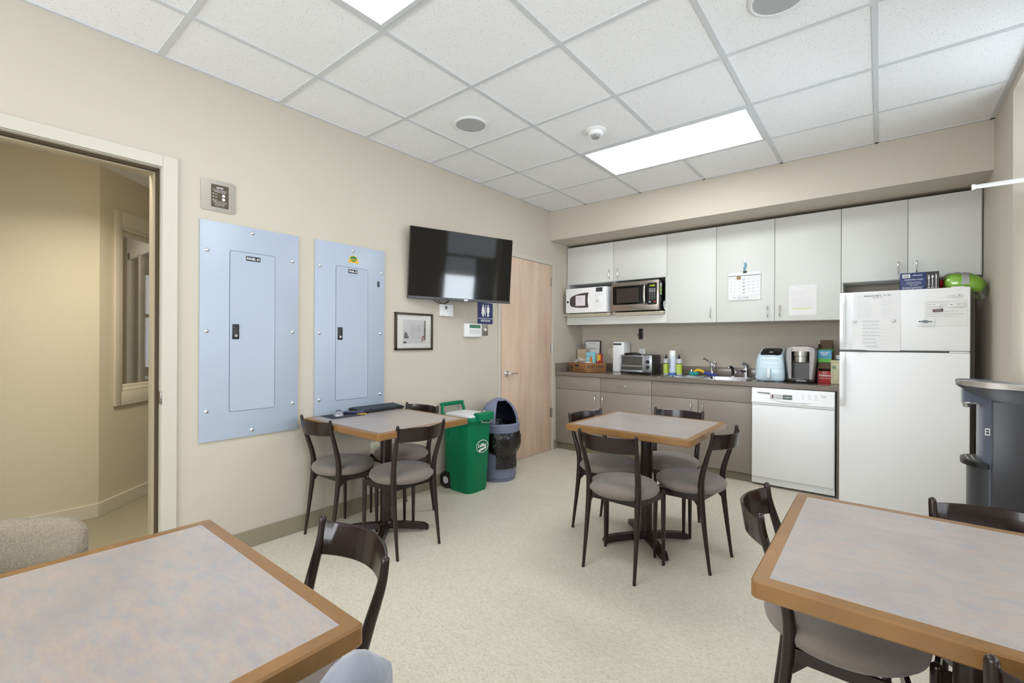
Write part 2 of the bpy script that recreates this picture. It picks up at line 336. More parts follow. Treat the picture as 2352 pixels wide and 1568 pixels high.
# open doorway frame (hollow metal)
b=B()
bx(b,0,.012,.712,.778,0,2.2,.002); bx(b,0,.012,-.266,-.2,0,2.2,.002); bx(b,0,.0118,-.2,.712,2.14,2.2,.002)
for s,y in ((1,.712),(-1,-.2)):
    bx(b,-.03,.002,y-s*.004,y,0,2.14)
bx(b,-.03,.0,-.196,.708,2.136,2.14)
d1=struct('door_1',b,trimm)
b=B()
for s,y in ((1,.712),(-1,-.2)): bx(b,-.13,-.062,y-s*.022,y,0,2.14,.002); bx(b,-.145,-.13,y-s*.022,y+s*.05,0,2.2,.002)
bx(b,-.13,-.062,-.18,.69,2.118,2.14,.002); obj('door_stop',b,mat('shaded_stop_paint',(176,164,138),.45),d1)  # same frame paint, with the stop's shade put into a darker colour
obj('weatherstrip',bx(bx(B(),-.061,-.031,.697,.7105,0,2.138),-.061,-.031,-.19,.7,2.124,2.138),mat('brown_weatherstrip',(74,62,42),.8),d1)
b=bx(B(),-.03,.0125,.704,.7115,.9,.965,.002); obj('strike_plate',b,nickel,d1)
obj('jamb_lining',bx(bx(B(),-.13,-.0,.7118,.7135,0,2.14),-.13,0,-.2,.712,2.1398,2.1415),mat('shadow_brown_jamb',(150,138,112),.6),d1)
# restroom door
b=B()
bx(b,0,.014,3.408,3.452,0,2.15,.002); bx(b,0,.014,4.355,4.398,0,2.15,.002); bx(b,0,.0138,3.452,4.355,2.106,2.15,.002)
d2=struct('door_2',b,trimm)
lf=obj('door_leaf',bx(B(),.0005,.0065,3.464,4.351,.012,2.1,.001),birch,d2)
obj('leaf_edge',bx(B(),.0003,.007,3.453,3.463,.012,2.1),mat('shaded_wood_edge',(150,112,74),.5),d2)  # edge of the wooden leaf, its shadow put into the brown colour
for z in (1.92,1.16,.43):
    h=B(); cyl(h,(.014,4.352,z-.055),(.014,4.352,z+.055),.0075,n=12); bx(h,.006,.012,4.325,4.37,z-.05,z+.05); obj('hinge',h,nickel,d2)
h=B(); 
hm=basis((.0065,3.54,.915),(0,1,0),(0,0,1)); 
lathe(h,[(.034,0),(.034,.006),(.026,.012),(.013,.014),(.012,.05),(.0,.051)],n=24,cap=False); tube(h,[(0,0,.045),(.03,-.002,.05),(.07,.004,.047),(.115,-.004,.043),(.13,0,.042)],[.011,.011,.0085,.007,.005],10); h.transform(hm)
obj('door_handle',h,chrome,d2)
obj('strike_plate',bx(B(),.0006,.0085,3.45,3.462,.87,.965),dark,d2)

# ================================================================== CEILING FITTINGS
def troffer(x0,y0,label):
    t=thing('ceiling_light',label,'light',T((x0+x0+1.22)/2,y0+.305,H))
    b=B(); a,c=.598,.293
    for q in ((-a,a,-c,-c+.022),(-a,a,c-.022,c),(-a,-a+.022,-c+.022,c-.022),(a-.022,a,-c+.022,c-.022)): bx(b,*q,-.009,-.001)
    obj('frame',b,gridm,t,smooth=False); obj('diffuser',bx(B(),-a+.022,a-.022,-c+.022,c-.022,-.0078,-.002),diffm,t,smooth=False)
troffer(1.076,3.135,'bright rectangular ceiling light nearest the kitchen cabinets')
troffer(1.076,.695,'ceiling light cut off by the top edge of the photo')
def speaker(x,y,label):
    t=thing('ceiling_speaker',label,'speaker',T(x,y,H),'round speakers in the ceiling')
    b=B(); lathe(b,[(.118,-.001),(.118,-.006),(.108,-.012),(.1,-.011),(.098,-.004)],n=48,cap=False); obj('bezel',b,mat('speaker_bezel',(224,226,228),.5),t)
    obj('grille',lathe(B(),[(.099,-.002),(.099,-.009),(.0005,-.0105)],n=48),mat('grey_mesh_grille',(176,178,180),.7,bump=(900,.4)),t)
speaker(.745,2.25,'round grey-grilled ceiling speaker left of the smoke detector')
speaker(2.585,2.235,'round ceiling speaker cut by the top edge of the photo')
t=thing('smoke_detector','white smoke detector on the ceiling tile before the light','smoke detector',T(1.37,2.86,H))
obj('base',lathe(B(),[(.074,-.001),(.074,-.006),(.055,-.014),(.0005,-.014)],n=36),whitem,t)
obj('housing',lathe(B(),[(.05,-.012),(.05,-.03),(.045,-.036),(.034,-.038),(.0005,-.038)],n=36),whitem,t)
b=B(); lathe(b,[(.024,-.05),(.024,-.054),(.0005,-.054)],n=24)
for k in range(6): a=k*PI/3; tube(b,[(.036*math.cos(a),.036*math.sin(a),-.037),(.022*math.cos(a),.022*math.sin(a),-.052)],.0025,6,1)
obj('sensor_cage',b,mat('grey_cage',(150,150,150),.5),t)

# ================================================================== CABINETS
def handle(bm,p,axis,L=.1,out=.028):
    """arched bar pull; p centre on the door face (facing -y)"""
    x,y,z=p; e=L/2
    if axis=='z': pts=[(x,y,z-e),(x,y-out*.75,z-e*.82),(x,y-out,z-e*.3),(x,y-out,z+e*.3),(x,y-out*.75,z+e*.82),(x,y,z+e)]
    else: pts=[(x-e,y,z),(x-e*.82,y-out*.75,z),(x-e*.3,y-out,z),(x+e*.3,y-out,z),(x+e*.82,y-out*.75,z),(x+e,y,z)]
    tube(bm,pts,[.0055,.0045,.0042,.0042,.0045,.0055],8,4)
    return bm
def door(parent,x0,x1,z0,z1,y,m,hx=None,hz=None,axis='z',name='door',L=.1):
    d=obj(name,bx(B(),x0+.0018,x1-.0018,y,y+.019,z0+.0018,z1-.0018,.0012),m,parent,world=True)
    if hx is not None:
        WM[d.name]=WM[parent.name]; obj('handle',handle(B(),(hx,y,hz),axis,L),chrome,d,world=True)
    return d
FY=4.455
def base_cab(x0,x1,label,fronts):
    t=thing('base_cabinet',label,'cabinet',T((x0+x1)/2,FY+.02,0),'taupe base cabinets under the counter')
    b=B(); bx(b,x0+.001,x1-.001,FY+.0195,YB-.012,.075,.735 if x1-x0>.8 else .853); obj('body',b,cabt,t,world=True,smooth=False)
    obj('toe_kick',bx(B(),x0+.001,x1-.001,FY+.03,FY+.045,0,.0745),toem,t,world=True,smooth=False)
    for f in fronts: door(t,*f[:4],FY,cabt,*f[4:])
    return t
base_cab(.004,.573,'leftmost taupe base cabinet with one drawer, beside the wooden door',[(.004,.573,.698,.85,.255,.775,'x','drawer',.115),(.004,.573,.078,.698,.517,.603,'z','door')])
base_cab(.573,1.145,'taupe base cabinet under the toaster oven, one drawer over one door',[(.573,1.145,.698,.85,.845,.775,'x','drawer',.095),(.573,1.145,.078,.698,.612,.603,'z','door')])
base_cab(1.145,2.055,'wide taupe sink cabinet with two doors beside the dishwasher',[(1.145,2.055,.702,.85,None,None,'x','false_drawer_front'),(1.145,1.598,.078,.702,1.536,.603,'z','door'),(1.598,2.055,.078,.702,1.642,.603,'z','door')])
t=tag(obj('end_panel',bx(B(),-.012,.012,0,.6,0,.853),mat('taupe_end_panel',(112,104,90),.5),M=T(2.676,FY,0),smooth=False),'narrow brown panel between dishwasher and refrigerator','panel')
# countertop with sink cut-out
ct=thing('countertop','long glossy taupe countertop along the back wall','countertop',T(1.34,4.75,.853))
SX0,SX1,SY0,SY1=1.20,1.975,4.50,4.93
b=B()
for q in ((.001,SX0,4.437,YB),(SX1,2.686,4.437,YB),(SX0,SX1,4.437,SY0),(SX0,SX1,SY1,YB)): bx(b,*q,.8535,.892)
bmesh.ops.remove_doubles(b,verts=b.verts,dist=1e-5)
obj('slab',b,ctop,ct,world=True,smooth=False)
b=bx(B(),.001,2.686,YB-.02,YB-.001,.892,.982,.002); obj('backsplash',b,ctop,ct,world=True); obj('side_splash',bx(B(),.001,.02,4.437,YB-.02,.892,.99,.002),ctop,ct,world=True)
sk=thing('sink','double-bowl stainless steel sink set in the counter','sink',T(1.59,4.72,.892))
b=B(); fl=.8935
ring_=[(1.175,1.215,4.478,4.975),(1.965,2.0,4.478,4.975),(1.215,1.965,4.478,4.51),(1.215,1.965,4.88,4.975),(1.565,1.605,4.51,4.88)]
for q in ring_: bx(b,*q,.892,.896,.0012)
obj('rim',b,sinkm,sk,world=True)
for x0,x1 in ((1.21,1.57),(1.6,1.968)):
    b=B(); r0=[(x,y,.8915) for x,y in rrect(x1-x0,.38,.04,4,(x0+x1)/2,4.695)]; r1=[(x,y,.74) for x,y in rrect(x1-x0-.03,.35,.05,4,(x0+x1)/2,4.695)]
    loft(b,[r1,r0],True,False); obj('bowl',b,sinkm,sk,world=True)
    obj('drain',lathe(B(),[(.04,.0),(.04,.003),(.025,.002),(.0005,.001)],((x0+x1)/2,4.7,.7405),20),chrome,sk,world=True)
# faucets
t=thing('faucet','chrome gooseneck drinking-water tap at the back of the left sink bowl','faucet',T(1.598,4.93,.896))
obj('body',tube(B(),[(0,0,0),(0,0,.01),(-.008,0,.05),(-.012,0,.12)],[.02,.014,.012,.016],14,3,dome=True),chrome,t)
obj('spout',tube(B(),[(-.012,-.005,.11),(-.035,-.03,.15),(-.06,-.06,.175),(-.075,-.08,.178)],[.011,.01,.009,.011],12,dome=True),chrome,t)
obj('lever',tube(B(),[(.01,0,.10),(.03,-.01,.13),(.022,-.02,.145)],[.015,.014,.01],12,dome=True),chrome,t)
t=thing('sprayer','black-handled side sprayer beside the chrome mixer tap','sprayer',T(1.79,4.93,.896))
obj('collar',lathe(B(),[(.02,0),(.017,.008),(.012,.012),(.0005,.012)],n=18),chrome,t); obj('handle',tube(B(),[(0,0,.01),(0,0,.05),(-.004,-.008,.085),(-.018,-.03,.1)],[.011,.012,.014,.013],12,dome=True),dark,t)
obj('nozzle',lathe(B(),[(.012,0),(.012,.014),(.0005,.014)],(-.028,-.038,.09),14),chrome,t)
t=thing('mixer_tap','stout chrome single-lever mixer tap by the pale blue air fryer','faucet',T(1.91,4.93,.896))
obj('body',lathe(B(),[(.03,0),(.026,.01),(.022,.02),(.024,.06),(.026,.09),(.022,.1),(.0005,.1)],n=22),chrome,t)
obj('spout',tube(B(),[(0,0,.055),(-.03,-.05,.068),(-.06,-.11,.062),(-.065,-.125,.05)],[.017,.014,.012,.011],12,dome=True),chrome,t)
obj('lever',tube(B(),[(.005,0,.095),(.0,-.01,.12),(-.03,-.045,.145)],[.022,.02,.012],12,dome=True),chrome,t)
# dishwasher
t=thing('dishwasher','white built-in dishwasher between sink cabinet and refrigerator','dishwasher',T(2.358,4.45,0))
obj('body',bx(B(),2.061,2.655,4.44,5.0,.02,.847),whitem,t,world=True,smooth=False)
obj('door',bx(B(),2.064,2.652,4.413,4.44,.083,.703,.004),white,t,world=True)
b=B(); prof=[(4.44,.706),(4.414,.706),(4.412,.72),(4.400,.728),(4.404,.75),(4.410,.765),(4.412,.838),(4.418,.846),(4.44,.846)]
prism(b,prof,2.064,2.652,'x'); cp=obj('control_panel',b,white,t,world=True)
WM[cp.name]=WM[t.name]
b=B(); prism(b,[(2.19,.757),(2.3,.737),(2.45,.735),(2.52,.748),(2.4,.742),(2.27,.748)],4.401,4.4035,'y'); obj('pocket_handle',b,mat('grey_pocket',(196,199,202),.4),t,world=True)
b=B()
for k in range(11): bx(b,2.108+k*.0088,2.113+k*.0088,4.4085,4.4125,.803-.0006*k,.814-.0002*k)
obj('vent_slots',b,dark,t,world=True)
bdg=obj('brand_badge',prism(B(),ell(.022,.008,20,2.58,.81),4.4085,4.412,'y'),nickel,t,world=True)
b=B()
for k in range(3):
    for j in range(4): bx(b,2.43+k*.045,2.45+k*.045,4.4100,4.4122,.775+j*.012,.777+j*.012)
obj('button_labels',b,inkl,t,world=True)
obj('kick_plate',bx(B(),2.075,2.65,4.452,4.462,.022,.082,.002),mat('grey_kick',(205,206,206),.45),t,world=True)
b=B(); 
for x in (2.087,2.33,2.63): cyl(b,(x,4.4525,.062),(x,4.4495,.062),.004,n=8)
obj('kick_screws',b,dgrey,t,world=True)
t=thing('status_sign','sliding sign reading CLEAN stuck on the dishwasher','sign',onback(2.285,.782,4.4095))
obj('plate',bx(B(),-.082,.082,-.021,.021,0,.004,.002),mat('pale_sign',(206,207,208),.4),t)
obj('window',bx(B(),.014,.078,-.017,.017,.004,.0048),mat('dark_green_sign',(30,78,64),.5),t); text('CLEAN',.015,wht,t,.046,0,.0055,width=.054,bold=.02)
obj('red_slider',bx(B(),-.067,-.057,-.014,.014,.004,.0048),mat('maroon_print',(110,50,60),.5),t)

# upper cabinets
UY=4.68; UT=2.356
def upper(x0,x1,z0,label,doors,z1=UT,open_bottom=None):
    t=thing('wall_cabinet',label,'cabinet',T((x0+x1)/2,UY+.02,z0),'off-white wall cabinets')
    obj('body',bx(B(),x0+.0005,x1-.0005,UY+.02,YB-.001,z0,z1),cabw,t,world=True,smooth=False)
    for d in doors: door(t,*d[:4],UY,cabw,*d[4:])
    return t
t=upper(.006,1.213,1.913,'off-white wall cabinet above the two microwaves',[(.006,.61,1.913,UT,.567,2.0,'z','door',.1),(.61,1.213,1.913,UT,.672,2.0,'z','door',.1)])
b=B()
bx(b,.006,.022,4.685,YB,1.445,1.912); bx(b,1.197,1.2125,4.685,YB,1.445,1.912); bx(b,.606,.622,4.70,YB,1.545,1.912)
bx(b,.022,1.197,5.045,YB,1.445,1.912); obj('niche_sides',b,cabw,t,world=True,smooth=False)
obj('niche_shelf',bx(B(),.022,1.197,4.70,5.045,1.525,1.543),cabw,t,world=True)
obj('pull_out_shelf',bx(bx(B(),-.0+.001,.604,4.61,4.98,1.545,1.56,.002),.03,.58,4.66,4.7,1.528,1.545),mat('cream_laminate',(222,214,192),.4),t,world=True)
obj('pull_out_shelf',bx(bx(B(),.625,1.195,4.62,4.98,1.545,1.56,.002),.64,1.18,4.66,4.7,1.528,1.545),MATS['cream_laminate'],t,world=True)
obj('valance',bx(B(),.006,1.213,4.68,4.7,1.437,1.524,.001),cabw,t,world=True)
upper(1.213,1.697,1.432,'tall off-white wall cabinet with bare door right of the microwaves',[(1.213,1.697,1.432,UT,1.648,1.525,'z','door')])
upper(1.697,2.191,1.432,'tall off-white wall cabinet with the hanging calendar',[(1.697,2.191,1.432,UT,2.138,1.52,'z','door')])
upper(2.191,2.677,1.432,'tall off-white wall cabinet with the taped notice',[(2.191,2.677,1.432,UT,2.234,1.523,'z','door')])
t=upper(2.677,3.505,1.736,'off-white two-door wall cabinet above the refrigerator',[(2.677,3.097,1.736,UT,3.040,1.826,'z','door'),(3.097,3.498,1.736,UT,3.147,1.826,'z','door')])
obj('side_panel',bx(B(),2.678,2.69,4.70,YB-.002,1.432,1.736),cabw,t,world=True,smooth=False)

# ================================================================== REFRIGERATOR
t=thing('refrigerator','tall white top-freezer refrigerator with papers on its door','refrigerator',T(3.045,4.66,0))
obj('body',bx(B(),2.70,3.392,4.372,4.97,.03,1.60,.006),white,t,world=True)
obj('freezer_door',bx(B(),2.69,3.402,4.30,4.368,1.186,1.62,.006,3),white,t,world=True)
obj('fridge_door',bx(B(),2.69,3.402,4.30,4.368,.018,1.172,.006,3),white,t,world=True)
def fhandle(z0,z1,taper):
    b=B(); rings=[]
    n=14
    for i in range(n+1):
        s=i/n; z=z0+(z1-z0)*s
        o_=.042*min(1,math.sin(min(s,1-s)*PI*2.2+.12)/.9 if min(s,1-s)<.2 else 1)
        rings.append([(2.6895,4.31,z),(2.692,4.30-o_,z),(2.712,4.30-o_*1.05,z),(2.724,4.30-o_*.8,z),(2.728,4.304,z)])
    loft(b,rings); return b
obj('handle',fhandle(1.195,1.605,0),white,t,world=True); obj('handle',fhandle(.76,1.165,0),white,t,world=True)
obj('seal',bx(B(),2.70,3.395,4.31,4.372,1.170,1.188),dgrey,t,world=True,smooth=False)
obj('toe_grille',bx(B(),2.71,3.39,4.372,4.40,0,.03),dgrey,t,world=True,smooth=False)
obj('hinge_cover',bx(B(),3.30,3.40,4.3,4.36,1.1735,1.183,.002),whitem,t,world=True)
obj('top_hinge_cover',bx(B(),3.31,3.38,4.33,4.42,1.6,1.628,.004),whitem,t,world=True)
FR=4.2995
# menu sheets
def sheet(name,label,cat,M,wd,ht,curl=None):
    t=thing(name,label,cat,M); b=B(); n=10; rows=[]
    for i in range(n+1):
        v=-ht/2+ht*i/n; row=[]
        for j in range(n+1):
            u=-wd/2+wd*j/n; k=0
            if curl: k=curl*max(0,(-u/wd-.1-(v/ht+.5)*1.1))
            row.append((u,v+k*.4,.0006+k))
        rows.append(row)
    curtain(b,rows); obj('sheet',b,paper,t); return t
t=sheet('menu_sheet','cafe menu sheet, upper of two overlapping on the freezer door','paper',onback(2.908,1.468,FR-.0012),.268,.285)
text("FRENCHIE'S",.012,inkd,t,-.02,.118,.0012,width=.10,bold=.01); text("On 4th",.011,inkd,t,.062,.119,.0012,width=.045,shear=.3,name='script_lettering'); text("BREAKFAST CAFE",.005,inkd,t,.01,.103,.0012,width=.06)
b=B(); rg=random.Random(3); ring(b,.014,.014,.001,.001,.0012,20,-.094,.11); 
for k in range(17): lines(b,-.11,-.11+rg.uniform(.06,.1),.083-k*.0115,.0011,.0011,rg=rg); 
for k in range(17):
    if k not in (5,11): lines(b,.03,.03+rg.uniform(.05,.085),.088-k*.0115,.0011,.0011,rg=rg)
obj('printed_text',b,inkl,t,smooth=False)
t=sheet('menu_sheet','curling menu sheet, lower of two on the freezer door','paper',onback(2.905,1.30,FR-.0030),.275,.235,.055)
b=B(); bd=B(); rg=random.Random(5)
for k in range(8):
    v=.1-k*.0265; lines(bd,-.075,-.075+rg.uniform(.07,.11),v,.0022,.0012,rg=rg); lines(b,-.075,rg.uniform(.04,.1),v-.009,.0011,.0012,rg=rg)
    if k%2: lines(b,-.075,rg.uniform(-.02,.02),v-.016,.0011,.0012,rg=rg)
obj('item_headings',bd,ink,t,smooth=False); obj('printed_text',b,inkl,t,smooth=False)
for x,z,l in ((2.782,1.403,'round magnet at the left edge of the menu sheets'),(3.005,1.401,'round magnet at the right edge of the menu sheets')):
    tag(obj('round_magnet',lathe(B(),[(.013,0),(.013,.005),(.009,.009),(.0005,.010)],n=18),mat('clear_magnet',(214,216,220),.2),M=onback(x,z,FR-.004)),l,'magnet')
t=sheet('paper_form','landscape printed form pinned on the right of the freezer door','paper',onback(3.279,1.445,FR-.0008),.215,.175)
b=B(); rg=random.Random(9)
for k in range(5): lines(b,-.095,-.095+rg.uniform(.07,.17),.08-k*.017,.0012,.0011,rg=rg)
bx(b,-.095,.09,-.006,-.0045,.001,.0012); bx(b,-.095,.07,-.02,-.019,.001,.0012); obj('printed_text',b,ink,t,smooth=False)
def magnet(name,label,M,wd,ht,m,marks=None,mk=ink,txt=None):
    t=thing(name,label,'magnet',M); obj('card',bx(B(),-wd/2,wd/2,-ht/2,ht/2,0,.003,.001),m,t)
    if marks: b=B(); rg=random.Random(len(label)); [lines(b,u0,u1,v,h,.0031,rg=rg) for u0,u1,v,h in marks]; obj('printed_marks',b,mk,t,smooth=False)
    return t
magnet('strip_magnet','narrow white strip magnet near the top right of the freezer',onback(3.322,1.566,FR-.004),.075,.019,whitem,[(-.032,.01,0,.003),(.02,.03,0,.006)])
magnet('card_magnet','white card magnet with round emblem overlapping the form',onback(3.333,1.503,FR-.0045),.078,.032,whitem,[(-.0,.03,.004,.002),(-.0,.025,-.003,.0015),(-.03,-.018,0,.007)])
t=magnet('label_magnet','small tilted maroon magnet below the form drawing',onback(3.241,1.466,FR-.004)@Matrix.Rotation(.09,4,'Z'),.052,.02,mat('maroon_card',(92,58,74),.5),[(-.018,.018,.004,.0018),(-.018,.02,-.003,.0018)],wht)
t=magnet('badge_magnet','white magnet with dark oval badge, lowest on the freezer door',onback(3.177,1.381,FR-.004)@Matrix.Rotation(-.03,4,'Z'),.094,.046,whitem,[(-.035,.035,-.008,.0015),(-.02,.02,-.014,.0015)])
b=prism(B(),ell(.02,.011,20,0,.009),.003,.0034); bx(b,-.036,.036,.004,.014,.003,.0032); obj('oval_badge',b,mat('slate_print',(120,132,140),.6),t,smooth=False)
b=B(); lathe(b,[(.012,0),(.012,.004),(.008,.008),(.0005,.008)],n=18); tag(obj('round_magnet',b,whitem,M=onback(3.243,1.502,FR-.003)),'white round magnet in the middle of the pinned form','magnet')
t=thing('cutlery_box','navy and black cutlery carton on top of the refrigerator','box',T(3.15,4.49,1.6015))
obj('carton',bx(B(),-.104,.104,-.09,.12,0,.148,.001),mat('navy_card',(36,56,108),.45),t)
obj('black_panel',bx(B(),.036,.1045,-.0908,-.0903,.001,.147),mat('charcoal_card',(48,46,46),.45),t)
b=B(); WMx=basis((0,-.091,0),(1,0,0),(0,0,1))
for k,x in enumerate((.051,.07,.089)):
    bx(b,x-.0022,x+.0022,.045,.1,0,.0006)
prism(b,[(x,z) for x,z in ell(.0055,.010,14,.07,.112)],0,.0006); prism(b,[(.086,.098),(.0925,.098),(.0925,.12),(.088,.132),(.086,.125)],0,.0006)
for q in (-.005,-.0015,.002): bx(b,.051+q,.051+q+.0018,.108,.124,0,.0006)
bx(b,.046,.056,.098,.109,0,.0006); b.transform(WMx); obj('cutlery_picture',b,wht,t,smooth=False)
def btext(s,h,m,u,v,width,**k):
    # text on the -y face of the box
    o=text(s,h,m,t,u,v,0,width=width,**k); o.data.transform(WMx); return o
obj('barcode_label',bx(B(),-.093,-.05,-.0912,-.0905,.112,.138),wht,t); b=B(); rg=random.Random(2)
for k in range(14): x=-.088+k*.0024; bx(b,x,x+.0012,-.0915,-.0912,.116,.132)
obj('barcode',b,inkd,t,smooth=False)
btext('KIRKLAND',.008,wht,-.01,.128,.052,bold=.02); btext('Crystal Clear Cutlery',.009,wht,-.03,.098,.104,bold=.015)
btext('Cubiertos de Plastico',.007,wht,-.03,.079,.08); btext('Transparente Acabado',.007,wht,-.03,.068,.084); btext('Tipo Cristal',.007,wht,-.03,.057,.042); b=B(); lines(b,-.095,.02,.042,.003,0,rg=rg); lines(b,-.09,.015,.034,.003,0,rg=rg); b.transform(WMx); obj('small_print',b,wht,t,smooth=False)
b=B(); [bx(b,x-.006,x+.006,.033,.039,0,.0006) for x in (.051,.07,.089)]; b.transform(WMx); obj('count_marks',b,wht,t,smooth=False)
b=B()  # clear bagged package of lime cups
t=thing('plastic_package','lime green packet in clear plastic bag sagging off the refrigerator top','package',T(3.41,4.47,1.6015))
b=B(); rings=[]
for i in range(15):
    s=i/14; x=-.13+s*.215; r=.062*math.sqrt(max(.02,1-(2*s-1)**4)); zc=.068-.03*s*s
    rings.append([(x,r*1.1*math.cos(2*PI*k/22),zc+r*math.sin(2*PI*k/22)+.003*math.sin(5*k+i)) for k in range(22)])
loft(b,rings); obj('lime_packet',b,lime,t)
b=B(); rings=[]
for i in range(5):
    x=-.04+i*.009; r=.0632; rings.append([(x,r*1.1*math.cos(2*PI*k/22),.066+r*math.sin(2*PI*k/22)+.002*math.sin(4*k)) for k in range(22)])
loft(b,rings); obj('white_band',b,mat('silver_band',(206,206,214),.3),t)
b=B(); loft(b,[[(-.133-.012*j,.05*(1-.3*j)*math.cos(2*PI*k/16),.062+.04*(1-.3*j)*math.sin(2*PI*k/16)) for k in range(16)] for j in range(3)]); obj('red_end',b,red,t)
b=B(); rg=random.Random(11); rings=[]
for i in range(16):
    s=i/15; x=-.15+s*.245; zc=.06-.10*max(0,s-.45)**1.2; r=.078*math.sqrt(max(.05,1-(2*s-1)**4)); rb=r*(1+1.0*max(0,s-.55))
    rings.append([(min(x,.092),r*1.05*math.cos(2*PI*k/26)*(1+.05*rg.uniform(-1,1)),max(.002 if x<-.0 else -1,zc+(rb if math.sin(2*PI*k/26)<0 and s>.62 else r)*math.sin(2*PI*k/26)*(1+.07*rg.uniform(-1,1)))) for k in range(26)])
loft(b,rings); obj('clear_bag',b,film,t)

# ================================================================== THINGS ON THE CABINETS AND WALLS
t=thing('wall_calendar','wall calendar hanging by a clip from the cabinet door','calendar',onback(1.945,1.775,4.672))
obj('backing_sheet',bx(B(),-.137,.137,-.14,.115,0,.002),paper,t); obj('page',bx(B(),-.138,.136,-.098,.118,.0035,.005),mat('calendar_page',(233,234,240),.7),t)
obj('header_bar',bx(B(),-.136,.134,.084,.089,.005,.0056),inkd,t)
b=B(); rg=random.Random(1)
for r in range(5):
    for c in range(7): bx(b,-.12+c*.0385,-.1135+c*.0385,.06-r*.031,.064-r*.031,.005,.0054)
    lines(b,.0,.09,.055-r*.031,.001,.0051,rg=rg)
obj('date_numbers',b,ink,t,smooth=False)
b=B(); 
for r in range(5): bx(b,-.018,.006,.046-r*.031,.05-r*.031,.005,.0055)
obj('month_words',b,inkd,t,smooth=False); obj('picture',bx(B(),-.066,-.029,.052,.083,.005,.0057),mat('brown_picture',(120,86,52),.6,noise=(60,.2,(190,150,100))),t)
text('OLYMPIA',.013,mat('blue_ink',(90,98,130),.7),t,-.01,-.117,.0024,width=.1); b=B(); lines(b,-.06,.04,-.130,.002,.0022,rg=rg); lines(b,.055,.105,-.118,.002,.0022,rg=rg); lines(b,-.09,-.07,-.118,.006,.0022,rg=rg); obj('printed_text',b,ink,t,smooth=False)
t=thing('calendar_clip','black binder clip with blue and white hook above the calendar','clip',onback(1.95,1.895,4.678))
obj('clip',bx(bx(B(),-.016,.016,-.012,.008,.001,.012,.002),-.012,.012,.004,.010,.002,.008),dark,t)
obj('blue_hanger',tube(B(),[(0,.008,.005),(-.006,.03,.006),(.004,.06,.006),(-.002,.085,.005)],[.006,.009,.009,.007],10),mat('blue_hook',(110,160,190),.3),t)
obj('white_tab',bx(B(),-.007,.009,.075,.145,.001,.006,.002),mat('clear_white',(236,238,246),.3),t)
t=sheet('paper_notice','taped white notice with a yellow highlighted line on cabinet door','paper',onback(2.406,1.61,4.6785),.205,.262)
b=B(); rg=random.Random(4)
for k,(u0,u1) in enumerate(((-.03,.05),(-.085,-.055),(-.085,.06),(-.08,.03),(-.085,.02),(-.085,-.05),(-.02,.03),(-.08,.07),(-.08,.075),(-.08,.07),(-.08,.075),(-.08,.07),(-.08,.06),(-.08,.07))): lines(b,u0,u1,.105-k*.0135,.0013,.0011,rg=rg)
obj('printed_text',b,inkl,t,smooth=False); obj('highlighted_line',bx(bx(B(),-.075,.075,-.072,-.067,.001,.0012),-.075,.05,-.08,-.0755,.001,.0012),mat('yellow_highlight',(226,228,140),.7),t,smooth=False)
obj('tape',bx(bx(B(),-.09,-.07,.11,.128,.0012,.0016),.06,.08,.115,.131,.0012,.0016),wht,t)

# left wall: electrical panels
def elec(y0,y1,z0,z1,dy0,dy1,label,txt,screws,badge=False):
    cy,cz=(y0+y1)/2,(z0+z1)/2
    t=thing('electrical_panel',label,'electrical panel',onleft(cy,cz,.0008),'pale blue electrical panels on the left wall')
    obj('cover',bx(B(),y0-cy,y1-cy,z0-cz,z1-cz,0,.012,.0015),bluep,t)
    w0=.0122; d0,d1=dy0-cy,dy1-cy; e0,e1=.826-cz,1.753-cz
    b=prism(B(),rrect(d1-d0+.006,e1-e0+.006,.012,3,(d0+d1)/2,(e0+e1)/2),.011,.0124); obj('door_gap',b,mat('blue_shadow_gap',(84,98,124),.6),t,smooth=False)
    b=prism(B(),rrect(d1-d0,e1-e0,.01,3,(d0+d1)/2,(e0+e1)/2),.0115,.0142); dr=obj('door',b,bluep,t)
    lx=d0+.012
    k=obj('latch',bx(B(),lx,lx+.036,1.243-cz,1.33-cz,.0142,.019,.003),dark,dr); obj('lock',lathe(B(),[(.0085,0),(.0085,.003),(.004,.003),(.004,.001),(.0005,.001)],(lx+.018,1.263-cz,.019),16),chrome,k)
    for s in screws:
        b=lathe(B(),[(.011,0),(.0105,.003),(.006,.007),(.0005,.0075)],(s[0]-cy,s[1]-cz,.012),16); obj('screw',b,chrome,t)
    lc=(txt[1]+txt[2])/2-cy; lz=txt[3]-cz
    q=obj('name_label',bx(B(),txt[1]-cy,txt[2]-cy,lz-.0135,lz+.0135,.0142,.0152),mat('black_label',(22,24,36),.5),t); text(txt[0],.014,wht,t,lc,lz,.0156,width=(txt[2]-txt[1])*.88,bold=.02)
    return t,cy,cz
elec(.879,1.426,.668,1.906,1.029,1.278,'larger pale blue electrical panel nearest the open doorway',('PANEL A1',1.113,1.193,1.72),[(1.149,1.873),(.913,1.739),(1.388,1.739),(.911,1.287),(1.388,1.289),(.911,.838),(1.39,.838),(1.149,.703)])
t,cy,cz=elec(1.539,2.082,.668,1.912,1.687,1.936,'narrower-looking pale blue electrical panel behind the wall-side table',('PANEL A2',1.778,1.851,1.727),[(1.814,1.873),(1.570,1.739),(2.055,1.743),(1.568,1.287),(2.046,1.291),(1.567,.84),(2.045,.84)])
obj('badge_rim',bx(prism(B(),ell(.034,.026,24,1.82-cy,1.815-cz),.012,.0128),1.778-cy,1.862-cy,1.789-cz,1.803-cz,.012,.0129),mat('gold_sticker',(222,176,40),.4),t,smooth=False)
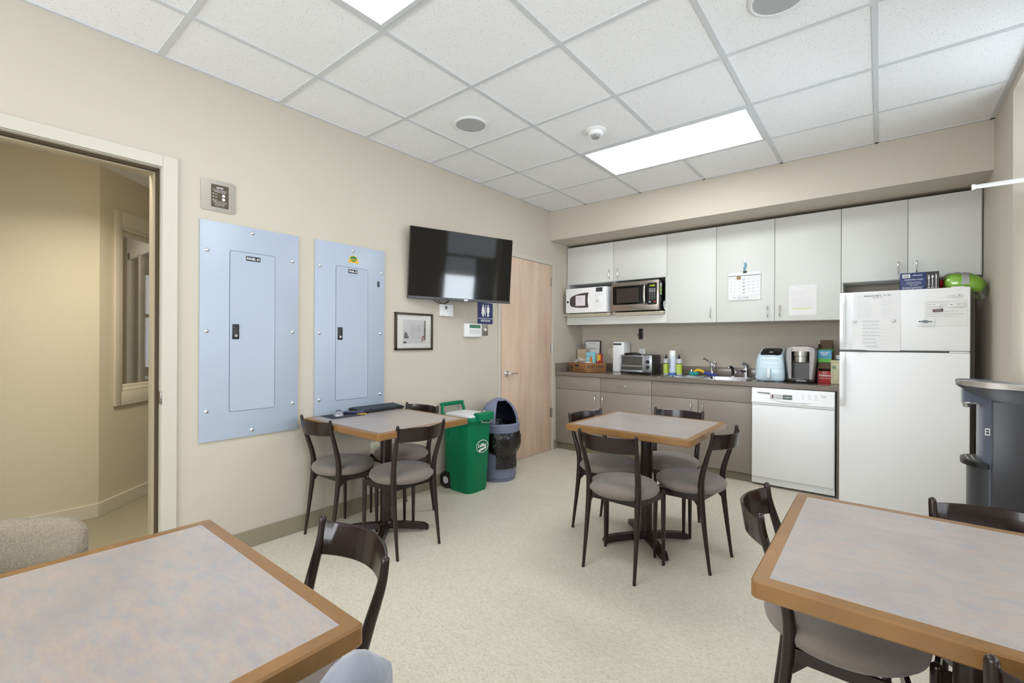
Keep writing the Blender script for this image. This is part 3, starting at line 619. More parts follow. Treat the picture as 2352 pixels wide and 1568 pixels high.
obj('badge_centre',prism(B(),ell(.027,.019,24,1.82-cy,1.817-cz),.0129,.0133),mat('green_sticker',(30,110,50),.4),t,smooth=False); b=B(); lines(b,1.798-cy,1.843-cy,1.813-cz,.008,.0134,rg=random.Random(2)); obj('sticker_marks',b,MATS['gold_sticker'],t,smooth=False)
obj('black_sticker',bx(B(),2.018-cy,2.038-cy,1.638-cz,1.68-cz,.012,.0128),mat('slate_sticker',(44,52,62),.5),t)
t=thing('cover_plate','grey metal plate with printed black label above the larger panel','wall plate',onleft(.972,2.052))
obj('plate',prism(B(),rrect(.175,.176,.016,5),0,.005),mat('brushed_grey_plate',(160,153,144),.35,metal=.6),t)
obj('label_plate',bx(B(),-.038,.05,-.064,.063,.005,.0062),mat('umber_label',(70,62,42),.5),t)
text('LEVITON',.009,wht,t,.005,.046,.0066,width=.034,bold=.02); b=B(); rg=random.Random(8)
for k in range(3): lines(b,-.03+.004*k,.04-.003*k,.034-k*.006,.0013,.0063,rg=rg)
for k in range(5): lines(b,-.03+.003*k,.042-.004*k,-.03-k*.006,.0011,.0063,rg=rg)
for k in range(3): bx(b,-.03,-.026,.008-k*.017,.013-k*.017,.0063,.0068); lines(b,-.018,-.006,.01-k*.017,.002,.0063,rg=rg)
prism(b,ell(.008,.008,18,.024,.006),.0063,.0067); prism(b,ell(.008,.008,18,.024,-.015),.0063,.0067)
obj('printed_text',b,wht,t,smooth=False)
for v in (.073,-.075): obj('screw',prism(B(),rrect(.026,.007,.003,2,0,v),.005,.0075),chrome,t)
# framed picture
t=thing('framed_picture','small square framed picture in white mat below the television','picture',onleft(2.372,1.313))
b=B(); W2,H2,f=.19,.149,.017
for q in ((-W2,W2,H2-f,H2),(-W2,W2,-H2,-H2+f),(-W2,-W2+f,-H2,H2),(W2-f,W2,-H2,H2)): bx(b,*q,0,.018,.002)
obj('frame',b,mat('dark_bronze_frame',(54,44,28),.35),t); obj('mat_board',bx(B(),-W2+f,W2-f,-H2+f,H2-f,.002,.008),mat('ivory_mat',(238,236,228),.7),t)
obj('print',bx(B(),-.112,.118,-.095,.095,.008,.0086),mat('misty_print',(200,196,196),.6,noise=(9,.25,(222,220,220))),t)
b=B(); 
for (u,v,a,c) in ((-.085,-.012,.012,.007),(-.085,-.026,.02,.008),(-.08,-.045,.026,.011),(-.095,-.088,.02,.008)): prism(b,ell(a,c,16,u,v),.0086,.0092)
bx(b,.1,.115,-.06,.09,.0086,.0092); obj('stones_and_bamboo',b,mat('stone_grey',(96,90,88),.7),t,smooth=False)
b=B(); rg=random.Random(6)
for k in range(9): lines(b,-.05+rg.uniform(0,.02),.07-rg.uniform(0,.02),.05-k*.012,.0016,.0087,rg=rg)
obj('verse_lines',b,ink,t,smooth=False); b=B()
for k in range(14): prism(b,ell(.006,.005,8,.09+rg.uniform(-.02,.02),-.055+rg.uniform(-.02,.02)),.0086,.0094)
obj('blossom',b,mat('dull_red_print',(150,90,90),.7),t,smooth=False)
obj('glazing',bx(B(),-W2+f,W2-f,-H2+f,H2-f,.012,.0128),glass,t,smooth=False)
# thermostat, keypad, sign, switch
t=thing('thermostat','square white thermostat on the wall under the television','thermostat',onleft(2.713,1.502))
obj('housing',bx(B(),-.072,.072,-.051,.051,0,.028,.005),whitem,t); obj('window',bx(B(),-.032,.004,.004,.042,.028,.0288),mat('pale_plastic',(214,212,206),.4),t); obj('slider',bx(B(),-.022,-.006,.012,.034,.0288,.0305),dgrey,t)
obj('logo',bx(B(),-.054,-.044,-.041,-.035,.028,.0288),ink,t)
t=thing('alarm_keypad','white alarm keypad with green display below the restroom sign','keypad',onleft(3.04,1.337))
obj('housing',bx(B(),-.105,.108,-.06,.062,0,.032,.006),whitem,t); obj('display',bx(B(),-.055,.088,.022,.05,.032,.0332),mat('green_display',(24,86,58),.3,emit=.15),t)
b=B(); lines(b,-.045,.08,.035,.005,.0333,rg=random.Random(4)); obj('display_marks',b,mat('pale_green_text',(120,190,150),.5,emit=.3),t,smooth=False)
b=B()
for r in range(3):
    for c in range(6): bx(b,-.055+c*.025,-.036+c*.025,-.03+r*.014,-.021+r*.014,.032,.0335)
obj('buttons',b,mat('grey_buttons',(206,208,204),.5),t); 
t=thing('restroom_sign','blue restroom sign with white figures beside the wooden door','sign',onleft(3.226,1.503))
obj('plate',prism(B(),rrect(.208,.2,.01,4),0,.006),navy,t)
b=B(); 
for s,u in ((0,-.034),(1,.036)):
    prism(b,ell(.0085,.0085,16,u,.073),.006,.0075)
    if s==0: prism(b,[(u-.012,.062),(u+.012,.062),(u+.022,.02),(u+.016,.018),(u+.026,-.005),(u-.026,-.005),(u-.016,.018),(u-.022,.02)],.006,.0075)
    else: prism(b,rrect(.036,.055,.008,3,u,.034),.006,.0075)
    bx(b,u-.011,u-.001,-.03,.01,.006,.0075); bx(b,u+.001,u+.011,-.03,.01,.006,.0075)
bx(b,-.003,.003,-.03,.08,.006,.0075); obj('figures',b,wht,t,smooth=False); obj('rule',bx(B(),-.104,.104,-.051,-.047,.006,.007),wht,t); text('RESTROOM',.018,wht,t,0,-.07,.0066,width=.13,bold=.02)
t=thing('door_switch','small steel push-button plate under the restroom sign','switch',onleft(3.224,1.345)); obj('plate',bx(B(),-.04,.04,-.053,.053,0,.004,.001),nickel,t)
obj('button',lathe(B(),[(.014,0),(.014,.005),(.0005,.006)],(0,.004,.004),16),whitem,t)
for v in (.042,-.03): obj('screw',lathe(B(),[(.007,0),(.005,.002),(.0005,.002)],(0,v,.004),10),chrome,t)
t=thing('wall_outlet','ivory outlet low on the left wall under the wall-side table','outlet',onleft(2.012,.43)); obj('plate',bx(B(),-.036,.036,-.057,.057,0,.006,.002),offw,t); b=B()
for v in (.022,-.022): bx(b,-.008,-.005,v-.004,v+.006,.006,.0066); bx(b,.005,.008,v-.004,v+.006,.006,.0066)
obj('sockets',b,gap,t,smooth=False)
def outlet(x,z,label,m,wd=.07):
    t=thing('wall_outlet',label,'outlet',onback(x,z,YB)); obj('plate',bx(B(),-wd/2,wd/2,-.058,.058,0,.006,.002),m,t); b=B()
    for v in (.022,-.022): bx(b,-.009,-.006,v-.004,v+.007,.006,.0068); bx(b,.006,.009,v-.004,v+.007,.006,.0068); bx(b,-.002,.002,v-.014,v-.01,.006,.0068)
    obj('sockets',b,gap,t,smooth=False)
outlet(.391,1.10,'almond outlet plate on the backsplash wall behind the crate',offw); outlet(.79,1.10,'white outlet plate above the toaster oven',whitem,.075)
t=thing('wall_bracket','small black mount on the wall above the toaster oven','bracket',onback(.776,1.332,YB)); obj('plate',bx(B(),-.022,.022,-.062,.062,0,.014,.002),dark,t)
b=bx(B(),-.028,.028,-.03,0,.008,.022,.003); obj('clip',b,blk,t)
# cable remnants / television
tl=math.radians(5); wv=Vector((.3148,.9491,0)); nn=Vector((.9491*math.cos(tl),-.3148*math.cos(tl),-math.sin(tl))); uu=nn.cross(wv)
TM=Matrix(((wv.x,uu.x,nn.x,.2),(wv.y,uu.y,nn.y,2.737),(wv.z,uu.z,nn.z,1.858),(0,0,0,1)))
t=thing('television','flat television angled out from the wall above the framed picture','television',TM)
TW,TH=.4767,.284
obj('housing',bx(B(),-TW,TW,-TH,TH,-.022,-.002,.005),dark,t)
obj('screen',bx(B(),-TW+.004,TW-.004,-TH+.022,TH-.004,-.003,.0004),lcd,t,smooth=False)
obj('lower_bezel',bx(B(),-TW,TW,-TH,-TH+.022,-.004,.003,.002),mat('grey_bezel',(72,72,76),.3),t); obj('badge',bx(B(),.015,.05,-TH+.004,-TH+.016,.003,.0045),wht,t)
obj('rear_cover',bx(B(),-.3,.3,-.2,.14,-.06,-.03,.01),dark,t)
t=thing('television_mount','black articulated arm holding the television off the wall','bracket',onleft(2.74,1.84)); obj('wall_plate',bx(B(),-.06,.06,-.13,.13,0,.012,.002),dark,t)
obj('arm',tube(B(),[(0,0,.01),(.0,0,.09),(0,0,.13)],.018,8,1),dark,t)
t=thing('television_cable','black cables looping below the television','cable',onleft(2.5,1.60)); b=B()
tube(b,[(0,.08,.02),(.03,.0,.03),(.1,-.045,.05),(.17,-.03,.07),(.2,.03,.08)],.003,6); tube(b,[(.03,.05,.03),(.09,-.03,.06),(.16,-.045,.07),(.22,.02,.08)],.003,6); obj('cables',b,dark,t)

# ================================================================== MICROWAVES
t=thing('microwave','white microwave with dial and taped note on the left shelf','microwave',T(.325,4.58,1.561))
X0,X1,Z1_=-.262,.262,.291
obj('body',bx(B(),X0,X1,.0,.36,.008,Z1_,.008,3),white,t)
b=bx(B(),X0,X1,-.022,.0,.008,Z1_,.008,3); obj('front_panel',b,white,t)
fp=basis((0,-.022,.15),(1,0,0),(0,0,1))
def onfront(b): b.transform(fp); return b
prof=[(-.2,-.05),(-.203,-.01),(-.198,.024),(-.17,.05),(-.1,.072),(-.02,.082),(.036,.084)]; prof=[(p.x,p.y) for p in catmull([(a,c,0) for a,c in prof],4)]
prof+=[(p.x,p.y) for p in catmull([(.040,.08,0),(.031,.03,0),(.031,-.03,0),(.042,-.078,0)],4)]+[(p.x,p.y) for p in catmull([(.036,-.084,0),(-.04,-.086,0),(-.12,-.08,0),(-.18,-.068,0)],4)]
obj('window',onfront(prism(B(),prof,-.001,.003)),mat('smoked_window',(74,70,72),.2),t,smooth=False)
obj('taped_note',onfront(bx(B(),-.125,.0,-.062,.055,.0032,.0042)),mat('pink_note',(234,226,232),.8),t,smooth=False)
b=B(); rg=random.Random(3); lines(b,-.105,-.05,.025,.005,.0044,rg=rg); lines(b,-.1,-.055,-.005,.005,.0044,rg=rg); obj('handwriting',onfront(b),mat('pink_ink',(190,150,170),.8),t,smooth=False)
obj('display',onfront(bx(B(),.135,.215,.085,.132,0,.003)),dgrey,t); obj('dial',onfront(lathe(B(),[(.03,0),(.028,.006),(.021,.008),(.018,.02),(.0005,.022)],(.165,.0,0),26)),whitem,t)
b=B()
for r in range(3):
    for c in range(4): bx(b,.125+c*.025,.134+c*.025,.062-r*.012,.066-r*.012,0,.0015); bx(b,.125+c*.025,.134+c*.025,-.05-r*.022,-.046-r*.022,0,.0015)
obj('button_marks',onfront(b),inkl,t,smooth=False); obj('badge',onfront(prism(B(),ell(.013,.013,18,-.232,-.012),0,.002)),dark,t)
b=B()
for x in (-.22,.22):
    for y in (.03,.32): cyl(b,(x,y,0),(x,y,.01),.014,n=12)
obj('feet',b,dark,t)
t=thing('microwave','stainless microwave with black keypad on the right shelf','microwave',T(.905,4.595,1.561))
obj('body',bx(B(),-.262,.262,.0,.36,.012,.316,.004),blk,t); obj('front_frame',bx(B(),-.264,.264,-.025,.0,.01,.318,.004),steel,t)
fp=basis((0,-.025,.165),(1,0,0),(0,0,1))
obj('door_glass',onfront(prism(B(),rrect(.40,.2,.016,4,-.045,.012),0,.003)),blk,t)
obj('window_mesh',onfront(bx(B(),-.2,.05,-.07,.085,.003,.0036)),mat('window_mesh',(58,50,48),.25),t,smooth=False)
obj('handle',onfront(tube(B(),[(.122,-.085,.004),(.122,-.07,.028),(.122,.08,.028),(.122,.108,.004)],[.014,.014,.014,.012],10,3)),nickel,t)
obj('keypad',onfront(prism(B(),rrect(.105,.225,.012,4,.194,.012),0,.004)),blk,t); text('0:00',.017,mat('yellow_digits',(190,210,40),.5,emit=.8),t,0,0,0,width=.05,name='clock_digits').data.transform(fp@Matrix.Translation((.2,.095,.005)))
b=B()
for r in range(3): 
    for c in range(3): bx(b,.165+c*.024,.183+c*.024,.058-r*.014,.064-r*.014,.004,.005)
for r in range(4):
    for c in range(3): bx(b,.17+c*.024,.176+c*.024,.012-r*.018,.02-r*.018,.004,.005)
bx(b,.163,.183,-.077,-.066,.004,.005); obj('keys',onfront(b),mat('key_print',(200,202,206),.5),t,smooth=False); obj('stop_key',onfront(bx(B(),.212,.234,-.078,-.066,.004,.005)),red,t,smooth=False)
text('TOSHIBA',.008,inkd,t,0,0,0,width=.05).data.transform(fp@Matrix.Translation((-.03,-.118,.001)))
b=B(); WMs=basis((.262,.06,.22),(0,1,0),(0,0,1)); bx(b,-.035,.0,-.05,.07,0,.001); b.transform(WMs); st=obj('energy_label',b,wht,t); b=bx(B(),-.032,-.006,-.04,.035,.001,.0018); b.transform(WMs); obj('green_field',b,lime,st)
b=B()
for x in (-.22,.22):
    for y in (.03,.32): cyl(b,(x,y,0),(x,y,.013),.014,n=12)
obj('feet',b,dark,t)
for k in range(2):
    t_=thing('dinner_plate',('white plate propped between microwave and niche side, front one','white plate propped between microwave and niche side, rear one')[k],'plate',T(1.186-.008*k,4.70+.06*k,1.5605+.055)@Matrix.Rotation(PI/2-.12,4,'Y'))
    obj('dish',lathe(B(),[(.0005,0),(.035,.0),(.042,.003),(.055,.006),(.055,.009),(.042,.006),(.0005,.003)],n=32,cap=False),whitem,t_)

# ================================================================== COUNTER THINGS
CZ=.8925
cr=T(.27,4.705,CZ,-.42)      # crate
t=thing('snack_crate','stained wooden crate with black lettering in the counter corner','crate',cr)
a,c,hh=.165,.145,.102
for nm,q in (('front_panel',(-a,a,-c,-c+.01)),('back_panel',(-a,a,c-.01,c)),('side_panel',(-a,-a+.01,-c+.01,c-.01)),('side_panel',(a-.01,a,-c+.01,c-.01))): obj(nm,bx(B(),*q,.002,hh,.002),cratem,t)
obj('bottom',bx(B(),-a+.01,a-.01,-c+.01,c-.01,.002,.01),cratem,t)
M_=basis((a+.0006,0,.05),(0,1,0),(0,0,1)); text('PORTLAND',.034,inkd,t,0,0,0,width=.235,bold=.02).data.transform(M_@Matrix.Translation((0,.012,0))); text('BOTTLING CO',.014,inkd,t,0,0,0,width=.13,bold=.02).data.transform(M_@Matrix.Translation((.01,-.025,0)))
M_=basis((0,-c-.0006,.05),(1,0,0),(0,0,1)); text('PORTLAND, OR',.014,inkd,t,0,0,0,width=.17,bold=.02).data.transform(M_@Matrix.Translation((.055,-.028,0)))
b=B(); ring(b,.03,.03,.009,0,.0008,24,-.105,-.005); prism(b,ell(.01,.01,12,-.105,-.005),0,.0008); prism(b,[(-.05,.022),(.0,.034),(.04,.026),(.045,.016),(.02,.006),(-.0,.012),(-.03,.01)],0,.0008); b.transform(M_); obj('emblem',b,inkd,t,smooth=False)
t=thing('paper_bag','small kraft paper gift bag with twisted handles behind the crate','bag',T(.085,4.93,CZ))
b=B(); loft(b,[[(x,y,z) for x,y in ((-.06,-.035),(.06,-.035),(.06,.035),(-.06,.035))] for z in (0,.2)]+[[(-.062,-.03,.255),(.062,-.03,.255),(.062,.03,.255),(-.062,.03,.255)]],True,False); obj('bag',b,kraft,t,smooth=False)
for y in (-.03,.03): obj('handle',tube(B(),[(-.025,y,.24),(-.02,y,.29),(0,y,.315),(.02,y,.29),(.025,y,.24)],.003,6),mat('brown_cord',(120,92,70),.8),t)
t=thing('framed_notice','black-framed printed notice leaning behind the snack crate','frame',T(.165,5.0,CZ)@Matrix.Rotation(-.1,4,'X'))
obj('frame',bx(B(),-.108,.108,-.008,.006,0,.36,.002),dark,t); obj('page',bx(B(),-.099,.099,-.0095,-.008,.01,.35),paper,t)
b=B(); rg=random.Random(12); 
for k in range(14): lines(b,-.075,.075,.12-k*.018-.05,.002,0,rg=rg)
lines(b,-.05,.05,.145,.003,0,rg=rg); b.transform(basis((0,-.0097,.18),(1,0,0),(0,0,1))); obj('printed_lines',b,ink,t,smooth=False)
b=B(); lines(b,-.055,.055,0,.007,0,rg=rg); b.transform(basis((0,-.0099,.265),(1,0,0),(0,0,1))); obj('heading_line',b,inkd,t,smooth=False)
def card(name,label,M,wd,dp,ht,m,cat='box'):
    t=thing(name,label,cat,M); obj('carton',bx(B(),-wd/2,wd/2,-dp/2,dp/2,0,ht,.001),m,t); return t
CR=cr@Matrix.Translation((0,0,.0105))
t=card('oatmeal_box','light blue carton with brown oval picture standing in the crate',CR@T(.085,-.01,0,.3),.105,.04,.215,skyb)
obj('picture',prism(B(),ell(.022,.055,20,.015,.12),-.0212,-.0203,'y'),mat('caramel_print',(196,130,70),.6),t,smooth=False); b=B(); rg=random.Random(2); lines(b,-.045,-.005,.03,.004,0,rg=rg); lines(b,-.045,-.01,-.03,.004,0,rg=rg); b.transform(basis((0,-.0204,.16),(1,0,0),(0,0,1))); obj('printed_text',b,wht,t,smooth=False)
t=card('tea_box','yellow and orange carton standing behind the light blue one',CR@T(-.0,.085,0,.3),.085,.03,.2,mat('amber_card',(232,178,60),.5))
obj('orange_band',bx(B(),-.0426,.0426,-.0158,-.015,.03,.10),mat('orange_print',(220,110,40),.5),t)
t=card('snack_box','red and yellow carton at the rear right corner of the crate',CR@T(.128,.09,0,.35),.035,.05,.2,red); obj('yellow_band',bx(B(),-.018,.018,-.0258,-.025,.12,.185),yel,t)
t=thing('squeeze_bottle','dark-capped condiment bottle standing in the crate','bottle',CR@T(.02,.0,0)); obj('bottle',lathe(B(),[(.02,0),(.022,.01),(.022,.075),(.016,.09),(.012,.095),(.0005,.095)],n=18),mat('maroon_bottle',(110,40,36),.3),t); obj('cap',lathe(B(),[(.014,.095),(.014,.115),(.006,.125),(.005,.14),(.0005,.14)],n=16),dark,t)
for k,(x,y) in enumerate(((.045,-.06),(.075,-.085))): tag(obj('coffee_pod',lathe(B(),[(.016,0),(.022,.035),(.024,.037),(.0005,.038)],n=18),(mat('plum_pod',(96,44,50),.4),mat('indigo_pod',(58,48,90),.4))[k],M=CR@T(x,y,.05)),('plum coloured pod cup at the crate front','indigo pod cup in front of the light blue carton')[k],'pod')
rg=random.Random(21)
for k in range(9):
    x=-.12+.024*k; m=(wht,mat('lilac_wrap',(214,196,214),.6),mat('cream_wrap',(236,228,206),.6))[k%3]
    b=bx(B(),-.045,.045,-.012,.012,-.004,.004,.003); tag(obj('snack_packet',b,m,M=CR@T(x,-.05+rg.uniform(-.03,.05),.098+.009*(k%4)+.012*(k%2),rg.uniform(0,PI))@Matrix.Rotation(rg.uniform(-.4,.4),4,'X')),'small wrapped snack packet heaped in the left half of the crate','packet','wrapped snacks in the crate')
b=bx(B(),-.1,.0,-.07,.05,0,.06,.01); tag(obj('napkin_stack',b,paper,M=CR@T(-.05,.0,0)),'folded white napkins under the snack packets in the crate','napkins')
# dispenser
t=thing('dispenser','tall white narrow box appliance behind the toaster oven','dispenser',T(.58,4.945,CZ))
obj('body',bx(B(),-.062,.078,-.09,.09,0,.345,.012,3),white,t); obj('grille',bx(bx(B(),-.055,.05,-.093,-.089,.31,.33,.002),-.05,.045,-.094,-.092,.314,.326),dgrey,t)
# toaster oven
t=thing('toaster_oven','silver and black toaster oven with two knobs on the counter','toaster oven',T(.895,4.64,CZ))
obj('body',bx(B(),-.175,.185,.01,.24,.022,.21,.014,3),dark,t); 
fp=basis((0,.0,.115),(1,0,0),(0,0,1))
b=B(); 
for q in ((-.18,-.165,-.09,.09),(.075,.088,-.09,.09),(-.165,.075,.074,.092),(-.165,.075,-.09,-.072)): bx(b,*q,-.012,.003,.002)
obj('door_frame',onfront(b),mat('silver_plastic',(172,176,182),.3,metal=.7),t); obj('door_glass',onfront(bx(B(),-.165,.075,-.072,.074,-.004,.0)),glass,t)
obj('cavity',onfront(bx(B(),-.165,.075,-.072,.074,-.011,-.0105)),mat('oven_cavity',(92,88,80),.5),t,smooth=False)
b=B()
for k in range(9): tube(b,[(-.16+k*.028,-.03,-.009),(-.15+k*.028,-.024,-.006)],.0015,5,1)
bx(b,-.16,.07,-.025,-.021,-.009,-.005); bx(b,-.16,.07,-.034,-.031,-.009,-.005); obj('rack',onfront(b),chrome,t)
obj('handle',onfront(tube(B(),[(-.11,.092,.0),(-.1,.1,.028),(.0,.106,.036),(.05,.1,.028),(.06,.092,0)],[.009,.013,.014,.013,.009],12)),dark,t)
obj('control_panel',onfront(bx(B(),.09,.18,-.085,.092,-.01,.008,.004)),MATS['silver_plastic'],t); 
for v in (.022,-.035): k=obj('knob',onfront(lathe(B(),[(.019,0),(.018,.013),(.016,.016),(.0005,.016)],(.136,v,.008),22)),dark,t)
obj('lamp',onfront(bx(B(),.128,.146,.062,.066,.008,.0095)),dark,t); obj('base_trim',bx(B(),-.18,.185,.0,.23,.012,.03,.004),dark,t)
b=B()
for x in (-.165,.165):
    for y in (.02,.24): cyl(b,(x,y,0),(x,y,.014),.012,n=12)
obj('feet',b,dark,t); obj('cord',tube(B(),[(.18,.22,.1),(.215,.26,.11),(.225,.3,.05),(.19,.31,.02),(.2,.33,.012)],.004,8),dark,t)
# bottles
def soapb(x,y,label):
    t=thing('soap_bottle',label,'bottle',T(x,y,CZ),'two lime-labelled dish soap bottles')
    obj('bottle',lathe(B(),[(.026,0),(.03,.006),(.03,.145),(.028,.162),(.02,.172),(.012,.174),(.0005,.174)],n=26),mat('clear_grey_bottle',(196,200,206),.25),t)
    q=obj('label_wrap',lathe(B(),[(.0306,.02),(.0306,.125)],n=26,cap=False),mat('lime_label',(186,208,60),.5),t); obj('label_band',lathe(B(),[(.0309,.118),(.0309,.126)],n=26,cap=False),mat('dark_olive_print',(70,84,40),.5),t)
    b=B(); rg=random.Random(5); [lines(b,-.018,.018,-.03+k*.016,.003,0,rg=rg) for k in range(5)]; b.transform(basis((.0,-.0315,.07),(1,0,0),(0,0,1))); obj('printed_text',b,wht,t,smooth=False)
    obj('cap',lathe(B(),[(.014,.174),(.015,.19),(.007,.196),(.006,.205),(.008,.212),(.0005,.216)],n=18),dark,t)
soapb(1.166,4.80,'lime-labelled soap bottle between the toaster oven and the aerosol can'); soapb(1.308,4.78,'lime-labelled soap bottle right of the tall aerosol can')
t=thing('aerosol_can','tall white and blue aerosol can between two soap bottles','can',T(1.247,4.76,CZ))
obj('can',lathe(B(),[(.032,0),(.033,.004),(.033,.19),(.031,.2),(.0005,.2)],n=28),mat('pale_aerosol',(214,222,240),.3),t); obj('blue_foot',lathe(B(),[(.0333,.003),(.0333,.03)],n=28,cap=False),mat('cobalt_print',(60,110,190),.4),t); obj('cap',lathe(B(),[(.0325,.2),(.0325,.252),(.029,.258),(.0005,.258)],n=28),whitem,t)
q=text('Febreze',.022,mat('violet_print',(60,50,120),.5),t,0,0,0,width=.1,shear=.2); q.data.transform(basis((-.012,-.0325,.12),(0,0,1),(-1,0,0)))
t=thing('soap_dispenser','small chrome pump at the rear left of the sink','soap pump',T(1.385,4.94,.896)); obj('pump',lathe(B(),[(.02,0),(.018,.006),(.012,.01),(.014,.03),(.016,.045),(.011,.054),(.0005,.055)],n=18),chrome,t)
obj('spout',tube(B(),[(0,0,.044),(-.01,-.02,.048),(-.014,-.032,.04)],[.007,.006,.005],8),chrome,t)
b=B(); lathe(b,[(.018,0),(.045,.006),(.05,.02),(.044,.036),(.02,.034),(.018,.02)],n=28,cap=False,sy=.9); tag(obj('scrubber',b,teal,M=T(1.44,4.83,.897)),'teal ring-shaped scrubber behind the sink','scrubber')
t=thing('dish_brush','yellow and blue dish wand lying behind the sink','brush',T(1.475,4.90,.918)); obj('yellow_head',tube(B(),[(-.055,-.03,-.004),(-.02,0,.03),(.03,0,.022),(.055,0,.006)],[.012,.015,.014,.01],8),yel,t); obj('blue_handle',tube(B(),[(.05,0,.008),(.1,-.002,-.004),(.17,-.004,-.012)],[.013,.014,.009],8),blue,t)
t=thing('scrub_brush','dark blue brush handle leaning behind the teal scrubber','brush',T(1.43,4.955,.913)@Matrix.Rotation(-.45,4,'Y')); obj('handle',bx(B(),-.05,.055,-.01,.01,.0,.022,.005),mat('navy_plastic',(34,44,120),.4),t)
# air fryer
t=thing('air_fryer','pale blue air fryer with glossy dark top between sink and coffee maker','air fryer',T(2.165,4.72,CZ))
secs=[(0,.098,.11),(.012,.113,.125),(.03,.118,.13),(.1,.117,.128),(.2,.108,.118)]
b=B(); loft(b,[[(x,y,z) for x,y in rrect(2*a,2*d,.045,6)] for z,a,d in secs]+[[(x,y,.245+.035*(y/.118)) for x,y in rrect(.204,.222,.045,6)]]+[[(x,y,.262+.04*(y/.118)) for x,y in rrect(.18,.2,.045,6)]]); obj('body',b,palebl,t)
b=B(); loft(b,[[(x,y,.2623+.04*(y/.118)+o) for x,y in rrect(.168-.004*k,.18-.004*k,.04,6)] for k,o in ((0,0),(1,.003))]); tp=obj('top_panel',b,blk,t)
b=B(); prism(b,rrect(.035,.04,.006,3,0,-.02),0,.002); b.transform(Matrix.Translation((0,0,.262))@Matrix.Rotation(math.atan(.04/.118),4,'X')@Matrix.Translation((0,0,.003))); obj('display',b,mat('display_grey',(120,120,122),.3),t)
obj('drawer_seam',loft(B(),[[(x,y,z) for x,y in rrect(2*.1166,2*.1276,.045,6)] for z in (.112,.1145)],False,False),mat('pale_seam',(160,184,198),.5),t)
obj('handle',bx(B(),-.016,.016,-.168,-.12,.03,.115,.008,3),mat('pale_handle',(222,232,240),.3,coat=.3),t)
obj('foot_recess',bx(B(),-.04,.04,-.128,-.1,0,.008,.003),dgrey,t)
# coffee maker
t=thing('coffee_maker','silver single-cup coffee maker beside the pale blue air fryer','coffee maker',T(2.40,4.72,CZ))
silv=mat('satin_silver',(138,135,134),.42,metal=.6); b=B()
for s in (-1,1):
    rings=[]
    for z,o,i in ((0,.09,.068),(.02,.094,.066),(.2,.112,.066),(.27,.116,.066),(.3,.11,.06)): rings.append([(s*i,-.12,z),(s*(o-.012),-.12,z),(s*o,-.105,z),(s*o,.12,z),(s*i,.12,z)])
    loft(b,rings)
obj('side_panels',b,silv,t); obj('rear_housing',bx(B(),-.068,.068,-.02,.12,.0,.3,.004),dark,t)
obj('drip_tray',bx(B(),-.092,.092,-.135,-.02,0,.034,.006),blk,t); obj('tray_plate',bx(B(),-.064,.064,-.125,-.02,.034,.038,.002),nickel,t)
obj('brew_head',lathe(B(),[(.052,.175),(.056,.18),(.056,.228),(.0615,.232),(.062,.272),(.0005,.272)],(0,-.075,0),30),nickel,t)
b=B(); prism(b,[(-.112,.27),(-.1,.298),(-.05,.313),(.05,.313),(.1,.298),(.112,.27),(.064,.27),(-.064,.27)],-.11,.12,'y'); obj('top_cover',b,mat('warm_silver',(140,134,128),.35,metal=.6),t)
obj('control_panel',bx(bx(B(),-.045,.045,-.112,.0,.313,.317,.003),-.012,.012,-.09,-.06,.317,.322,.002),blk,t); obj('niche_back',bx(B(),-.066,.066,-.022,-.018,.034,.2),mat('umber_plastic',(52,46,44),.3),t); 
# pod boxes
t=thing('pod_box','open blue and green pod carton stacked on the red coffee carton','box',T(2.565,4.795,CZ+.1255+.055))
b=B(); bx(b,-.048,.048,-.09,-.088,.0,.108); bx(b,-.048,-.046,-.09,.09,0,.155); bx(b,.046,.048,-.09,.09,0,.155); bx(b,-.048,.048,.088,.09,0,.19); bx(b,-.048,.048,-.09,.09,0,.003); obj('carton',b,brown,t,smooth=False)
obj('blue_panel',bx(B(),-.0482,.0482,-.0912,-.09,.03,.104),mat('lake_blue_print',(70,150,180),.5),t); obj('green_panel',bx(B(),-.0482,.0482,-.0913,-.09,.0,.03),grn,t)
for s,h,z,wd in (('NANTUCKET',.011,.082,.066),('BLEND',.011,.066,.04)): text(s,h,wht,t,0,0,0,width=wd,bold=.015).data.transform(basis((0,-.0917,z),(1,0,0),(0,0,1)))
for k in range(5): tag(obj('pod_cup',lathe(B(),[(.014,0),(.019,.03),(.021,.032),(.0005,.033)],n=14),(grn,wht)[k%2],M=T(2.53+.018*k,4.75+.035*(k%2),CZ+.1805+.083)),'pod cup poking out of the blue carton','pod','pods in the blue and green carton')
obj('base_card',bx(B(),-.046,.046,-.088,.088,-.055,-.0005),brown,t,smooth=False)
t=thing('coffee_box','red coffee carton standing under the blue and green one','box',T(2.565,4.795,CZ))
obj('carton',bx(B(),-.049,.049,-.09,.09,0,.105,.001),red,t); b=B(); bx(b,-.049,-.046,-.05,.09,.105,.1245); bx(b,.046,.049,-.05,.09,.105,.1245); bx(b,-.049,.049,.07,.09,.105,.1245); obj('open_flap',b,brown,t)
text('Folgers',.018,wht,t,0,0,0,width=.076,bold=.02).data.transform(basis((0,-.0907,.068),(1,0,0),(0,0,1))); text('Classic Roast',.01,mat('gold_print',(240,210,190),.5),t,0,0,0,width=.076).data.transform(basis((0,-.0907,.044),(1,0,0),(0,0,1)))
b=B(); ring(b,.014,.010,.002,0,.0006,20,0,.0); b.transform(basis((0,-.0905,.094),(1,0,0),(0,0,1))); obj('emblem',b,wht,t,smooth=False)
t=thing('coffee_canister','striped cream and green coffee bag beside the refrigerator','canister',T(2.642,4.70,CZ))
